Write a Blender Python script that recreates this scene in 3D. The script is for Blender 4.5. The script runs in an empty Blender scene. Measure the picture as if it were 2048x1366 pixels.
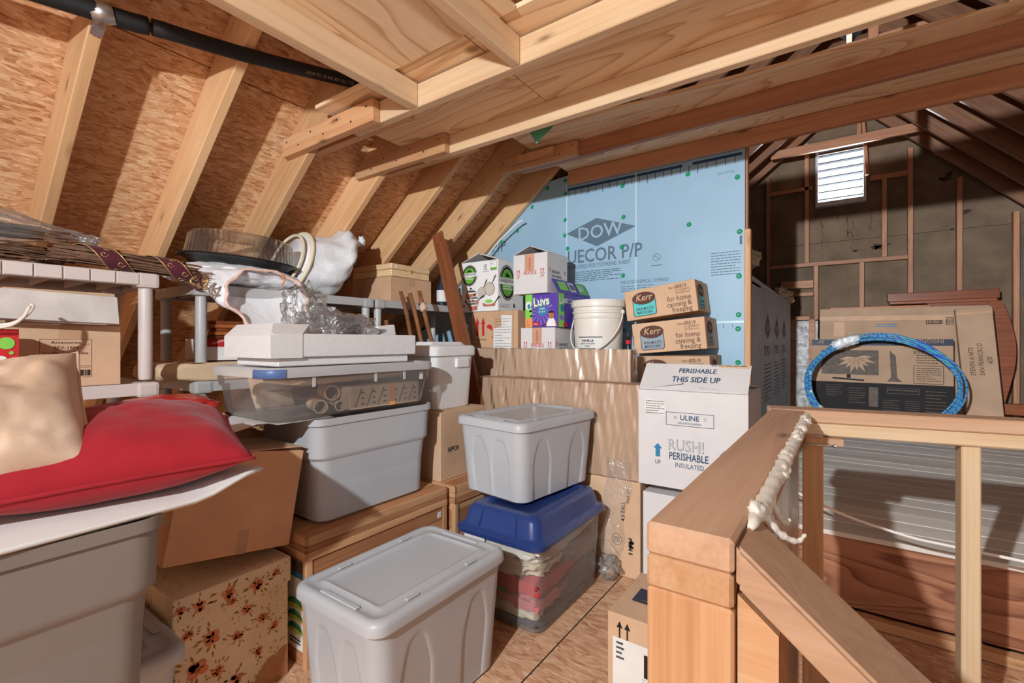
import bpy, bmesh, math, random
from mathutils import Vector, Matrix, Euler, noise as mnoise

SC = bpy.context.scene
COL = SC.collection
random.seed(11)
R = math.radians
H = 1.15                     # eye height above the attic floor

# ------------------------------------------------------------------ camera
cam = bpy.data.cameras.new('camera')
cam.sensor_width = 36.0
cam.lens = 938.0 * 36.0 / 2048.0
cam.clip_start = 0.02
cam_o = bpy.data.objects.new('camera', cam)
COL.objects.link(cam_o)
cam_o.location = (0, 0, H)
cam_o.rotation_euler = (R(90), 0, R(35.294))
SC.camera = cam_o

# ------------------------------------------------------------------ world, lamps, exposure
SC.view_settings.view_transform = 'Standard'
SC.view_settings.look = 'None'
SC.view_settings.gamma = 1.0
SC.view_settings.use_curve_mapping = False
SC.view_settings.exposure = 0.0
SC.cycles.max_bounces = 6
SC.cycles.diffuse_bounces = 4
SC.cycles.glossy_bounces = 2
SC.cycles.transmission_bounces = 3
SC.cycles.transparent_max_bounces = 12
SC.cycles.use_adaptive_sampling = True
SC.cycles.adaptive_threshold = 0.03
SC.cycles.caustics_reflective = False
SC.cycles.caustics_refractive = False
world = bpy.data.worlds.new('daylight')
SC.world = world
world.use_nodes = True
bg = world.node_tree.nodes['Background']
bg.inputs['Color'].default_value = (0.93, 0.96, 1.0, 1)
bg.inputs['Strength'].default_value = 2.4


def lamp(name, kind, loc, energy, color, size=0.05, falloff=None, target=None, size_y=None):
    l = bpy.data.lights.new(name, kind)
    l.energy = energy
    l.color = color
    if kind == 'AREA':
        l.size = size
        if size_y:
            l.shape = 'RECTANGLE'
            l.size_y = size_y
    else:
        l.shadow_soft_size = size
    if falloff:
        l.use_nodes = True
        nt = l.node_tree
        em = next(n for n in nt.nodes if n.type == 'EMISSION')
        fo = nt.nodes.new('ShaderNodeLightFalloff')
        fo.inputs['Strength'].default_value = 1.0
        m1, m2 = nt.nodes.new('ShaderNodeMath'), nt.nodes.new('ShaderNodeMath')
        m1.operation, m2.operation = 'MULTIPLY', 'MULTIPLY_ADD'
        m1.inputs[1].default_value, m2.inputs[1].default_value = falloff
        nt.links.new(fo.outputs['Linear'], m1.inputs[0])
        nt.links.new(fo.outputs['Constant'], m2.inputs[0])
        nt.links.new(m1.outputs[0], m2.inputs[2])
        nt.links.new(m2.outputs[0], em.inputs['Strength'])
    o = bpy.data.objects.new(name, l)
    COL.objects.link(o)
    o.location = loc
    if target is not None:
        d = Vector(target) - Vector(loc)
        o.rotation_euler = d.to_track_quat('-Z', 'Y').to_euler()
    return o


# work lamp standing behind and beside the photographer, then two added fill lights
lamp('work_lamp', 'POINT', (-0.44, -0.90, 1.786), 104.0, (0.87, 0.955, 1.0), 0.022, falloff=(0.12, 0.30))
lamp('rear_fill', 'AREA', (-0.2, -2.2, 1.25), 26.0, (0.88, 0.96, 1.0), 2.6, target=(-0.7, 2.0, 1.2), size_y=1.8)  # added soft fill from behind the camera, no such fixture
lamp('stair_fill', 'POINT', (1.35, 0.7, 1.55), 16.0, (0.92, 0.97, 1.0), 0.35)  # added soft fill over the stairwell, no real bulb there
lamp('vent_daylight', 'AREA', (-0.03, 6.95, 2.40), 330.0, (0.88, 0.94, 1.0), 0.6, target=(0.0, 5.9, 3.15), size_y=0.5)

# ------------------------------------------------------------------ materials


def srgb(r, g, b):
    def f(v):
        v /= 255.0
        return v / 12.92 if v <= 0.04045 else ((v + 0.055) / 1.055) ** 2.4
    return (f(r), f(g), f(b), 1.0)


MATS = {}


class NT:
    def __init__(s, name):
        s.m = bpy.data.materials.new(name)
        s.m.use_nodes = True
        s.t = s.m.node_tree
        s.b = s.t.nodes['Principled BSDF']
        s.out = s.t.nodes['Material Output']

    def n(s, typ, ins=None, **kw):
        nd = s.t.nodes.new('ShaderNode' + typ)
        for k, v in kw.items():
            setattr(nd, k, v)
        for k, v in (ins or {}).items():
            if isinstance(v, bpy.types.NodeSocket):
                s.t.links.new(v, nd.inputs[k])
            else:
                nd.inputs[k].default_value = v
        return nd

    def l(s, a, b):
        s.t.links.new(a, b)

    def ramp(s, fac, stops, interp='LINEAR'):
        r = s.t.nodes.new('ShaderNodeValToRGB')
        r.color_ramp.interpolation = interp
        e = r.color_ramp.elements
        while len(e) < len(stops):
            e.new(0.5)
        for i, (p, c) in enumerate(stops):
            e[i].position = p
            e[i].color = c
        s.l(fac, r.inputs['Fac'])
        return r.outputs['Color']

    def mix(s, fac, a, b, mode='MIX'):
        nd = s.t.nodes.new('ShaderNodeMix')
        nd.data_type = 'RGBA'
        nd.blend_type = mode
        for i, v in ((0, fac), (6, a), (7, b)):
            if isinstance(v, bpy.types.NodeSocket):
                s.l(v, nd.inputs[i])
            else:
                nd.inputs[i].default_value = v
        return nd.outputs[2]

    def math(s, op, a, b=0.0, c=None):
        nd = s.t.nodes.new('ShaderNodeMath')
        nd.operation = op
        for i, v in enumerate((a, b) if c is None else (a, b, c)):
            if isinstance(v, bpy.types.NodeSocket):
                s.l(v, nd.inputs[i])
            else:
                nd.inputs[i].default_value = v
        return nd.outputs[0]

    def coords(s, rnd=13.0):
        tc = s.n('TexCoord')
        if not rnd:
            return tc.outputs['Object'], None
        oi = s.n('ObjectInfo')
        off = s.math('MULTIPLY', oi.outputs['Random'], rnd)
        ad = s.n('VectorMath', operation='ADD')
        s.l(tc.outputs['Object'], ad.inputs[0])
        s.l(off, ad.inputs[1])
        return ad.outputs[0], oi.outputs['Random']

    def mapped(s, vec, scale, rot=(0, 0, 0)):
        return s.n('Mapping', {'Vector': vec, 'Scale': scale, 'Rotation': rot}).outputs['Vector']

    def noise(s, vec, scale, detail=3.0, rough=0.55, dist=0.0):
        return s.n('TexNoise', {'Vector': vec, 'Scale': scale, 'Detail': detail, 'Roughness': rough, 'Distortion': dist}).outputs['Fac']

    def bump(s, h, strength, dist=0.01):
        b = s.n('Bump', {'Height': h, 'Strength': strength, 'Distance': dist})
        s.l(b.outputs['Normal'], s.b.inputs['Normal'])

    def done(s, color=None, rough=0.6, spec=0.3):
        if color is not None:
            if isinstance(color, bpy.types.NodeSocket):
                s.l(color, s.b.inputs['Base Color'])
            else:
                s.b.inputs['Base Color'].default_value = color
        s.b.inputs['Roughness'].default_value = rough
        s.b.inputs['Specular IOR Level'].default_value = spec
        MATS[s.m.name] = s.m
        return s.m


def plain(name, col, rough=0.6, spec=0.3, metal=0.0, var=0.06, scale=9.0, bump=0.0):
    """one colour with faint mottling"""
    k = NT(name)
    v, rnd = k.coords()
    n = k.noise(v, scale, 4)
    dark = tuple(c * (1 - 2.2 * var) for c in col[:3]) + (1,)
    lite = tuple(min(1, c * (1 + 1.2 * var)) for c in col[:3]) + (1,)
    c = k.ramp(n, [(0.3, dark), (0.7, lite)])
    k.b.inputs['Metallic'].default_value = metal
    if bump:
        k.bump(k.noise(v, scale * 6, 3), bump, 0.004)
    return k.done(c, rough, spec)


def wood(name, dark, mid, light, rough=0.55, knots=True, ring=20.0, spec=0.3):
    """sawn lumber, grain along the local X axis"""
    k = NT(name)
    v, rnd = k.coords(37.0)
    g = k.noise(k.mapped(v, (0.55, 7.0, 7.0)), 1.6, 2, 0.5, 0.35)
    rings = k.math('SINE', k.math('MULTIPLY', g, ring * 1.6))
    rings = k.math('MULTIPLY_ADD', rings, 0.5, 0.5)
    fib = k.noise(k.mapped(v, (3.0, 150.0, 150.0)), 1.0, 2)
    broad = k.noise(k.mapped(v, (0.8, 5.0, 5.0)), 1.0, 3)
    f = k.math('ADD', k.math('MULTIPLY', rings, 0.13), k.math('ADD', k.math('MULTIPLY', fib, 0.42), k.math('MULTIPLY', broad, 0.52)))
    c = k.ramp(f, [(0.20, dark), (0.52, mid), (0.86, light)])
    if knots:
        vo = k.n('TexVoronoi', {'Vector': k.mapped(v, (2.6, 8.0, 8.0)), 'Scale': 1.0, 'Randomness': 1.0}).outputs['Distance']
        kn = k.ramp(vo, [(0.04, (0.8, 0.8, 0.8, 1)), (0.08, (0.3, 0.3, 0.3, 1)), (0.14, (0, 0, 0, 1))])
        c = k.mix(kn, c, tuple(x * 0.35 for x in dark[:3]) + (1,))
    tone = k.ramp(rnd, [(0.0, (0.82, 0.80, 0.78, 1)), (1.0, (1.08, 1.06, 1.04, 1))])
    c = k.mix(1.0, c, tone, 'MULTIPLY')
    k.bump(f, 0.18, 0.002)
    return k.done(c, rough, spec)


def plywood(name, dark, mid, light, rough=0.6):
    k = NT(name)
    v, rnd = k.coords(21.0)
    g = k.noise(k.mapped(v, (0.5, 2.6, 2.6)), 1.15, 2, 0.5, 0.9)
    rings = k.math('FRACT', k.math('MULTIPLY', g, 13.0))
    fib = k.noise(k.mapped(v, (2.5, 120.0, 120.0)), 1.0, 2)
    edge = k.ramp(rings, [(0.0, (0.15, 0.15, 0.15, 1)), (0.35, (0.62, 0.62, 0.62, 1)), (0.9, (0.95, 0.95, 0.95, 1)), (1.0, (0.2, 0.2, 0.2, 1))])
    f = k.math('ADD', k.math('MULTIPLY', edge, 0.58), k.math('MULTIPLY', fib, 0.42))
    c = k.ramp(f, [(0.25, dark), (0.5, mid), (0.85, light)])
    kn = k.n('TexVoronoi', {'Vector': k.mapped(v, (1.6, 3.0, 3.0)), 'Scale': 1.0}).outputs['Distance']
    c = k.mix(k.ramp(kn, [(0.03, (0.8, 0.8, 0.8, 1)), (0.07, (0, 0, 0, 1))]), c, tuple(x * 0.3 for x in dark[:3]) + (1,))
    return k.done(c, rough, 0.25)


def osb(name, stops, rough=0.6, size=1.0):
    """oriented strand board: patches of flakes in three directions, thin dark and pale strands"""
    k = NT(name)
    v, rnd = k.coords(9.0)
    wob = k.n('TexNoise', {'Vector': v, 'Scale': 9.0, 'Detail': 2.0}).outputs['Color']
    add = k.n('VectorMath', operation='MULTIPLY_ADD')
    k.l(wob, add.inputs[0])
    add.inputs[1].default_value = (0.02, 0.02, 0.0)
    k.l(v, add.inputs[2])
    w = add.outputs[0]
    flake, strand = [], []
    for i, rot in enumerate((R(12), R(-34), R(58))):
        vo = k.n('TexVoronoi', {'Vector': k.mapped(w, (20 / size, 62 / size, 1), (0, 0, rot)), 'Scale': 1.0, 'Randomness': 1.0})
        flake.append(k.n('SeparateColor', {'Color': vo.outputs['Color']}).outputs['Red'])
        strand.append(k.noise(k.mapped(w, (22 / size, 170 / size, 1), (0, 0, rot)), 1.0, 3, 0.6))
    sel = k.n('SeparateColor', {'Color': k.n('TexVoronoi', {'Vector': k.mapped(w, (15 / size, 34 / size, 1), (0, 0, R(20))), 'Scale': 1.0}).outputs['Color']}).outputs['Green']
    m1, m2 = k.math('GREATER_THAN', sel, 0.45), k.math('GREATER_THAN', sel, 0.74)

    def pick(q):
        x = k.math('ADD', k.math('MULTIPLY', q[0], k.math('SUBTRACT', 1.0, m1)), k.math('MULTIPLY', q[1], m1))
        return k.math('ADD', k.math('MULTIPLY', x, k.math('SUBTRACT', 1.0, m2)), k.math('MULTIPLY', q[2], m2))
    st = pick(strand)
    f = k.math('ADD', k.math('MULTIPLY', pick(flake), 0.22), k.math('ADD', k.math('MULTIPLY', st, 0.62), k.math('MULTIPLY', k.noise(v, 3.0, 2), 0.16)))
    c = k.ramp(f, stops)
    sp = k.noise(k.mapped(w, (34, 120, 1), (0, 0, R(25))), 1.0, 2, 0.5)
    c = k.mix(k.ramp(sp, [(0.70, (0, 0, 0, 1)), (0.78, (0.75, 0.75, 0.75, 1))]), c, tuple(x * 0.45 for x in stops[0][1][:3]) + (1,))
    k.bump(st, 0.4, 0.004)
    return k.done(c, rough, 0.3)


def card(name, col, rough=0.75, lines=True):
    k = NT(name)
    v, rnd = k.coords(7.0)
    n = k.noise(v, 6.0, 4)
    fl = k.noise(v, 260.0, 2)
    f = k.math('ADD', k.math('MULTIPLY', n, 0.7), k.math('MULTIPLY', fl, 0.3))
    c = k.ramp(f, [(0.3, tuple(x * 0.84 for x in col[:3]) + (1,)), (0.7, tuple(min(1, x * 1.08) for x in col[:3]) + (1,))])
    tone = k.ramp(rnd, [(0.0, (0.93, 0.93, 0.93, 1)), (1.0, (1.06, 1.05, 1.04, 1))])
    c = k.mix(1.0, c, tone, 'MULTIPLY')
    if lines:
        w = k.n('TexWave', {'Vector': v, 'Scale': 45.0, 'Distortion': 0.4}, bands_direction='Z').outputs['Fac']
        k.bump(w, 0.06, 0.001)
    return k.done(c, rough, 0.2)


def cloth(name, col, rough=0.85, scale=500.0):
    k = NT(name)
    v, rnd = k.coords()
    n = k.noise(v, 7.0, 4)
    w = k.noise(v, scale, 2)
    c = k.ramp(k.math('ADD', k.math('MULTIPLY', n, 0.75), k.math('MULTIPLY', w, 0.25)), [(0.3, tuple(x * 0.78 for x in col[:3]) + (1,)), (0.72, tuple(min(1, x * 1.1) for x in col[:3]) + (1,))])
    k.bump(w, 0.15, 0.002)
    k.b.inputs['Sheen Weight'].default_value = 0.15
    return k.done(c, rough, 0.2)


def film(name, col, opacity, rough=0.12, bump=0.0, stretch=(9, 9, 2), scale=2.0, edge=0.35):
    """thin clear or milky plastic: part of the light passes straight through"""
    k = NT(name)
    v, rnd = k.coords(5.0)
    tr = k.n('BsdfTransparent', {'Color': (0.97, 0.97, 0.97, 1)}).outputs[0]
    k.b.inputs['Base Color'].default_value = col
    k.b.inputs['Roughness'].default_value = rough
    k.b.inputs['Specular IOR Level'].default_value = 0.7
    fr = k.n('Fresnel', {'IOR': 1.45})
    fac = k.math('ADD', k.math('MULTIPLY', fr.outputs[0], edge), opacity)
    if bump:
        h = k.noise(k.mapped(v, stretch), scale, 4, 0.6, 0.8)
        b = k.n('Bump', {'Height': h, 'Strength': bump, 'Distance': 0.02})
        k.l(b.outputs['Normal'], k.b.inputs['Normal'])
        k.l(b.outputs['Normal'], fr.inputs['Normal'])
        fac = k.math('ADD', fac, k.ramp(h, [(0.55, (0, 0, 0, 1)), (0.75, (0.25, 0.25, 0.25, 1))]))
    mx = k.n('MixShader', {'Fac': fac})
    k.l(tr, mx.inputs[1])
    k.l(k.b.outputs[0], mx.inputs[2])
    k.l(mx.outputs[0], k.out.inputs['Surface'])
    MATS[name] = k.m
    return k.m


def wrapfilm(name, opacity, rough, bump, freq, dist=0.03, gloss=1.6, milk=srgb(236, 232, 230)):
    """thin crinkled film: clear, mirror-like at its creases, faintly milky"""
    k = NT(name)
    v, rnd = k.coords(5.0)
    h = k.noise(k.mapped(v, freq), 1.0, 4, 0.62, 0.9)
    bp = k.n('Bump', {'Height': h, 'Strength': bump, 'Distance': dist})
    tr = k.n('BsdfTransparent', {'Color': (0.985, 0.985, 0.985, 1)}).outputs[0]
    k.b.inputs['Base Color'].default_value = milk
    k.b.inputs['Roughness'].default_value = 0.6
    gl = k.n('BsdfGlossy', {'Color': (1, 1, 1, 1), 'Roughness': rough, 'Normal': bp.outputs['Normal']}).outputs[0]
    m1 = k.n('MixShader', {'Fac': opacity})
    k.l(tr, m1.inputs[1])
    k.l(k.b.outputs[0], m1.inputs[2])
    fr = k.n('Fresnel', {'IOR': 1.5, 'Normal': bp.outputs['Normal']}).outputs[0]
    m2 = k.n('MixShader', {'Fac': k.math('MINIMUM', k.math('MULTIPLY', fr, gloss), 0.7)})
    k.l(m1.outputs[0], m2.inputs[1])
    k.l(gl, m2.inputs[2])
    k.l(m2.outputs[0], k.out.inputs['Surface'])
    MATS[name] = k.m
    return k.m


LUM = wood('pine lumber', srgb(182, 126, 86), srgb(208, 158, 116), srgb(224, 184, 146))
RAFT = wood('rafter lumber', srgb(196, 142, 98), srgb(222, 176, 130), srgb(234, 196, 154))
RAFTD = wood('shaded rafter lumber', srgb(92, 60, 44), srgb(122, 82, 60), srgb(150, 106, 80), rough=0.4, spec=0.5)  # darkened rafter copy: dimness of the far and east roof put into colour
LUMG = wood('weathered rail lumber', srgb(170, 132, 106), srgb(194, 154, 124), srgb(210, 174, 144), ring=26)
LUMD = wood('old stud lumber', srgb(128, 84, 62), srgb(168, 118, 90), srgb(196, 148, 116))
JOI = wood('joist lumber', srgb(204, 162, 122), srgb(226, 194, 156), srgb(238, 212, 180), knots=True)
PLY = plywood('plywood', srgb(204, 156, 112), srgb(234, 200, 160), srgb(242, 214, 178))
RIMW = plywood('fir rim board', srgb(112, 66, 48), srgb(150, 98, 72), srgb(176, 122, 92))
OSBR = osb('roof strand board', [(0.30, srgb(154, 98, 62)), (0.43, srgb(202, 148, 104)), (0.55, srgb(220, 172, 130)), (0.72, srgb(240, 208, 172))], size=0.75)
OSBD = osb('shaded roof strand board', [(0.28, srgb(58, 38, 28)), (0.42, srgb(84, 56, 42)), (0.58, srgb(100, 70, 52)), (0.75, srgb(120, 86, 66))])  # darkened board copy: low light on the east slope put into colour
OSBF = osb('floor strand board', [(0.30, srgb(150, 98, 70)), (0.42, srgb(190, 140, 106)), (0.55, srgb(208, 162, 128)), (0.72, srgb(228, 190, 158))], rough=0.5)
PLANK = wood('grey pine floorboard', srgb(214, 202, 190), srgb(232, 222, 212), srgb(240, 232, 224), knots=True, ring=9)
FIBER = plain('fibreboard sheathing', srgb(112, 94, 78), 0.9, 0.1, var=0.12, scale=5, bump=0.1)
WALNUT = wood('red stained wood', srgb(84, 38, 20), srgb(128, 66, 38), srgb(160, 92, 56), 0.35, False)
CHERRY = wood('orange stained wood', srgb(124, 60, 28), srgb(176, 98, 52), srgb(204, 130, 78), 0.4, False)
CRATEW = wood('crate wood', srgb(176, 122, 84), srgb(208, 158, 116), srgb(226, 184, 144), 0.6, False, 30)
CRATED = wood('crate wood dark', srgb(146, 92, 62), srgb(180, 124, 86), srgb(206, 152, 112), 0.6, False, 30)
STICK = wood('bark stick', srgb(92, 54, 32), srgb(142, 92, 58), srgb(178, 126, 86), 0.8, True)
DOOR = wood('dark plank', srgb(92, 48, 28), srgb(132, 76, 46), srgb(150, 92, 60), 0.5, False)
FOAMB = plain('blue foam board', srgb(148, 178, 200), 0.45, 0.4, var=0.03, scale=3)
FOAMG = plain('grey blue foam board', srgb(178, 186, 196), 0.5, 0.4, var=0.08, scale=3)
INK = plain('board grey ink', srgb(92, 112, 128), 0.6, 0.2, var=0.02)
INKN = plain('navy ink', srgb(46, 72, 104), 0.7, 0.2, var=0.02)
INKB = plain('brown ink', srgb(98, 66, 58), 0.75, 0.15, var=0.05)
INKK = plain('black ink', srgb(38, 34, 34), 0.7, 0.2, var=0.02)
INKR = plain('red ink', srgb(190, 46, 50), 0.7, 0.2, var=0.04)
INKBL = plain('bright blue ink', srgb(58, 130, 172), 0.7, 0.2, var=0.03)
SILVER = plain('brushed strap metal', srgb(190, 186, 182), 0.35, 0.5, 0.85, 0.05)
STEEL = plain('nail steel', srgb(120, 116, 112), 0.4, 0.5, 0.9, 0.05)
GREEN = plain('green washer plastic', srgb(30, 150, 104), 0.4, 0.5, var=0.03)
SEAM = plain('seam tape', srgb(190, 218, 232), 0.25, 0.6, var=0.04)
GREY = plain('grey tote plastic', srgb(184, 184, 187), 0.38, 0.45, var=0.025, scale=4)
GREYS = plain('grey shelf plastic', srgb(184, 180, 178), 0.42, 0.45, var=0.025, scale=4)
GREYW = plain('warm grey shelf plastic', srgb(208, 194, 188), 0.45, 0.4, var=0.03, scale=4)
BLUE = plain('navy blue lid plastic', srgb(38, 60, 118), 0.33, 0.5, var=0.04)
BLUEC = plain('blue clip plastic', srgb(88, 112, 160), 0.4, 0.45, var=0.03)
WHITE = plain('white carton', srgb(217, 211, 209), 0.7, 0.2, var=0.02)
WHITEG = plain('white glossy carton', srgb(238, 234, 232), 0.35, 0.4, var=0.015)
PAPER = plain('white paper', srgb(226, 222, 218), 0.7, 0.2, var=0.03)
STYRO = plain('white styrofoam', srgb(230, 226, 224), 0.8, 0.2, var=0.02, scale=60, bump=0.25)
BUCKET = plain('off white bucket plastic', srgb(230, 222, 212), 0.35, 0.45, var=0.02)
CREAM = plain('cream plastic', srgb(232, 218, 192), 0.4, 0.4, var=0.03)
CARD = card('brown cardboard', srgb(200, 160, 128))
CARD2 = card('tan cardboard', srgb(212, 174, 142))
CARD3 = card('orange brown cardboard', srgb(206, 154, 114))
CARD4 = card('bright brown cardboard', srgb(224, 170, 130))
GREYT = plain('shaded grey tote plastic', srgb(138, 128, 120), 0.4, 0.4, var=0.03, scale=4)  # grey tote darkened, its shade is put into the base colour
CARDK = card('dull cardboard', srgb(184, 150, 124))
CARDIN = card('cardboard inside', srgb(150, 100, 66))
TAPE = plain('packing tape', srgb(192, 150, 116), 0.5, 0.3, var=0.06)
TAPER = plain('printed paper tape', srgb(206, 156, 128), 0.5, 0.3, var=0.05)
PURPLE = plain('purple print', srgb(92, 66, 164), 0.4, 0.4, var=0.04)
LIME = plain('lime print', srgb(134, 206, 84), 0.4, 0.4, var=0.04)
ORANGE = plain('orange print', srgb(236, 158, 96), 0.4, 0.4, var=0.04)
SKIN = plain('printed skin tone', srgb(178, 112, 84), 0.5, 0.3, var=0.05)
COPPER = plain('printed copper', srgb(190, 118, 94), 0.4, 0.4, var=0.1, scale=40)
TEAL = plain('turquoise print', srgb(92, 196, 196), 0.6, 0.25, var=0.03)
SLATE = plain('faded blue print', srgb(150, 166, 180), 0.6, 0.25, var=0.03)
OLIVE = plain('farm green print', srgb(110, 176, 66), 0.45, 0.4, var=0.12, scale=30)
RED = cloth('red cushion cloth', srgb(168, 34, 44))
RED2 = cloth('coral red cloth', srgb(206, 78, 66))
BLACKP = plain('black plastic', srgb(24, 23, 24), 0.35, 0.5, var=0.04)
RUBBER = plain('black foam rubber', srgb(30, 30, 32), 0.6, 0.4, var=0.08)
NAVY = plain('navy print', srgb(34, 46, 66), 0.5, 0.3, var=0.05)
GREYK = plain('grey print', srgb(96, 80, 70), 0.6, 0.3, var=0.15, scale=30)
WOOL = plain('white foam bead', srgb(238, 228, 214), 0.9, 0.1, var=0.04, scale=90, bump=0.4)
BATT = plain('yellow insulation', srgb(206, 190, 160), 0.95, 0.1, var=0.12, scale=40, bump=0.6)
KRAFT = plain('kraft paper', srgb(222, 190, 154), 0.65, 0.25, var=0.05)
TWIG = wood('vine twig', srgb(64, 44, 34), srgb(112, 82, 64), srgb(150, 116, 92), 0.8, False)
WINE = cloth('wine velvet', srgb(86, 34, 46), 0.7)
GOLD = plain('gold trim', srgb(212, 172, 116), 0.35, 0.5, 0.6, 0.08)
FOIL = plain('silver foil', srgb(150, 146, 146), 0.42, 0.5, 0.25, 0.3, 24, 0.6)
CABLE = plain('white cable', srgb(236, 224, 214), 0.45, 0.4, var=0.02)
BAG = film('white bag plastic', srgb(246, 244, 246), 0.84, 0.35, 0.35, (6, 6, 3), 2.2, 0.4)
CLEAR = wrapfilm('clear plastic', 0.03, 0.06, 0.2, (8, 8, 8), 0.01, 1.8)
MILKY = wrapfilm('milky tote plastic', 0.12, 0.2, 0.05, (6, 6, 6), 0.01, 0.8)
LIDCLR = film('milky lid plastic', srgb(226, 224, 224), 0.62, 0.3, 0.0, edge=0.4)
WRAP = wrapfilm('stretch wrap', 0.03, 0.24, 0.10, (40, 40, 8), 0.01, 3.0)
BAGC = wrapfilm('bag film', 0.13, 0.16, 0.4, (12, 12, 12), 0.03, 2.2)
PAPERG = plain('mottled white board', srgb(206, 198, 192), 0.6, 0.25, var=0.07, scale=14)
CRINKLE = wrapfilm('crinkled clear bag', 0.09, 0.16, 0.5, (12, 12, 12), 0.03, 2.0)
BLACKV = plain('vent shade', srgb(26, 28, 32), 0.9, 0.05, var=0.06)

# ------------------------------------------------------------------ object helpers


def tag(o, label=None, cat=None, group=None, kind=None):
    if label:
        o['label'] = label
    if cat:
        o['category'] = cat
    if group:
        o['group'] = group
    if kind:
        o['kind'] = kind
    return o


def link(name, data, parent=None, loc=None, rot=None, mat=None):
    o = bpy.data.objects.new(name, data)
    COL.objects.link(o)
    if parent is not None:
        o.parent = parent
    if loc is not None:
        o.location = loc
    if rot is not None:
        o.rotation_euler = rot
    if mat is not None and data is not None and not data.materials:
        data.materials.append(mat)
    return o


def root(name, loc, rot=(0, 0, 0), label=None, cat=None, group=None, kind=None):
    if not isinstance(rot, (tuple, list)):
        rot = (0, 0, rot)
    o = link(name, None, None, loc, rot)
    o.empty_display_size = 0.05
    return tag(o, label, cat, group, kind)


def mesh(name, verts, faces, mat, parent=None, loc=None, rot=None, smooth=False):
    me = bpy.data.meshes.new(name)
    me.from_pydata([tuple(v) for v in verts], [], faces)
    me.validate()
    bm = bmesh.new()
    bm.from_mesh(me)
    bmesh.ops.recalc_face_normals(bm, faces=bm.faces)
    bm.to_mesh(me)
    bm.free()
    if smooth:
        me.polygons.foreach_set('use_smooth', [True] * len(me.polygons))
    return link(name, me, parent, loc, rot, mat)


_boxes = {}


def boxmesh(size, bev, mat):
    key = (tuple(round(s, 4) for s in size), bev, mat.name)
    if key in _boxes:
        return _boxes[key]
    bm = bmesh.new()
    bmesh.ops.create_cube(bm, size=1.0)
    bmesh.ops.scale(bm, vec=size, verts=bm.verts)
    if bev:
        bmesh.ops.bevel(bm, geom=bm.edges[:], offset=min(bev, min(size) * 0.45), segments=2 if bev > 0.004 else 1, affect='EDGES', profile=0.6)
    me = bpy.data.meshes.new('box')
    bm.to_mesh(me)
    bm.free()
    me.materials.append(mat)
    _boxes[key] = me
    return me


def box(name, size, mat, parent=None, loc=(0, 0, 0), rot=(0, 0, 0), bev=0.0015):
    """box centred on loc"""
    return link(name, boxmesh(size, bev, mat), parent, loc, rot)


def box2(name, lo, hi, mat, parent=None, bev=0.0015):
    lo, hi = Vector(lo), Vector(hi)
    return box(name, tuple(hi - lo), mat, parent, tuple((lo + hi) / 2), (0, 0, 0), bev)


def beam(name, p0, p1, w, t, mat, parent=None, up=(0, 0, 1), bev=0.003):
    """lumber from p0 to p1 (centre line); t is its size along up, w across"""
    p0, p1 = Vector(p0), Vector(p1)
    x = (p1 - p0)
    L = x.length
    x.normalize()
    z = Vector(up) - x * x.dot(Vector(up))
    z.normalize()
    y = z.cross(x)
    M = Matrix((x, y, z)).transposed().to_4x4()
    M.translation = (p0 + p1) / 2
    o = link(name, boxmesh((L, w, t), bev, mat), parent)
    o.matrix_local = M
    return o


def orient(o, origin, U, V, N):
    M = Matrix((Vector(U), Vector(V), Vector(N))).transposed().to_4x4()
    M.translation = Vector(origin)
    o.matrix_local = M
    return o


def prism_y(name, poly, y0, y1, mat, parent=None):
    n = len(poly)
    vs = [(x, y0, z) for x, z in poly] + [(x, y1, z) for x, z in poly]
    fs = [tuple(range(n)), tuple(range(2 * n - 1, n - 1, -1))]
    fs += [(i, (i + 1) % n, n + (i + 1) % n, n + i) for i in range(n)]
    return mesh(name, vs, fs, mat, parent)


def loft(name, rings, mat, parent=None, cap0=True, cap1=True, smooth=True, loc=None, rot=None, closed=True):
    n = len(rings[0])
    vs = [p for r in rings for p in r]
    fs = []
    for a in range(len(rings) - 1):
        for i in range(n if closed else n - 1):
            j = (i + 1) % n
            fs.append((a * n + i, a * n + j, (a + 1) * n + j, (a + 1) * n + i))
    if cap0:
        fs.append(tuple(reversed(range(n))))
    if cap1:
        fs.append(tuple(range((len(rings) - 1) * n, len(rings) * n)))
    return mesh(name, vs, fs, mat, parent, loc, rot, smooth)


def autosmooth(o, ang=35):
    me = o.data
    bm = bmesh.new()
    bm.from_mesh(me)
    for e in bm.edges:
        if len(e.link_faces) == 2 and e.calc_face_angle(0) > R(ang):
            e.smooth = False
    bm.to_mesh(me)
    bm.free()
    me.polygons.foreach_set('use_smooth', [True] * len(me.polygons))
    return o


def lathe(name, prof, mat, parent=None, loc=None, rot=None, n=40, flute=0.0, nf=0, cap0=False, cap1=False):
    rings = []
    for r, z in prof:
        ring = []
        for i in range(n):
            a = 2 * math.pi * i / n
            rr_ = r * (1 + (flute * math.cos(nf * a) if nf else 0))
            ring.append((rr_ * math.cos(a), rr_ * math.sin(a), z))
        rings.append(ring)
    o = loft(name, rings, mat, parent, cap0, cap1, True, loc, rot)
    return autosmooth(o, 40)


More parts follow.
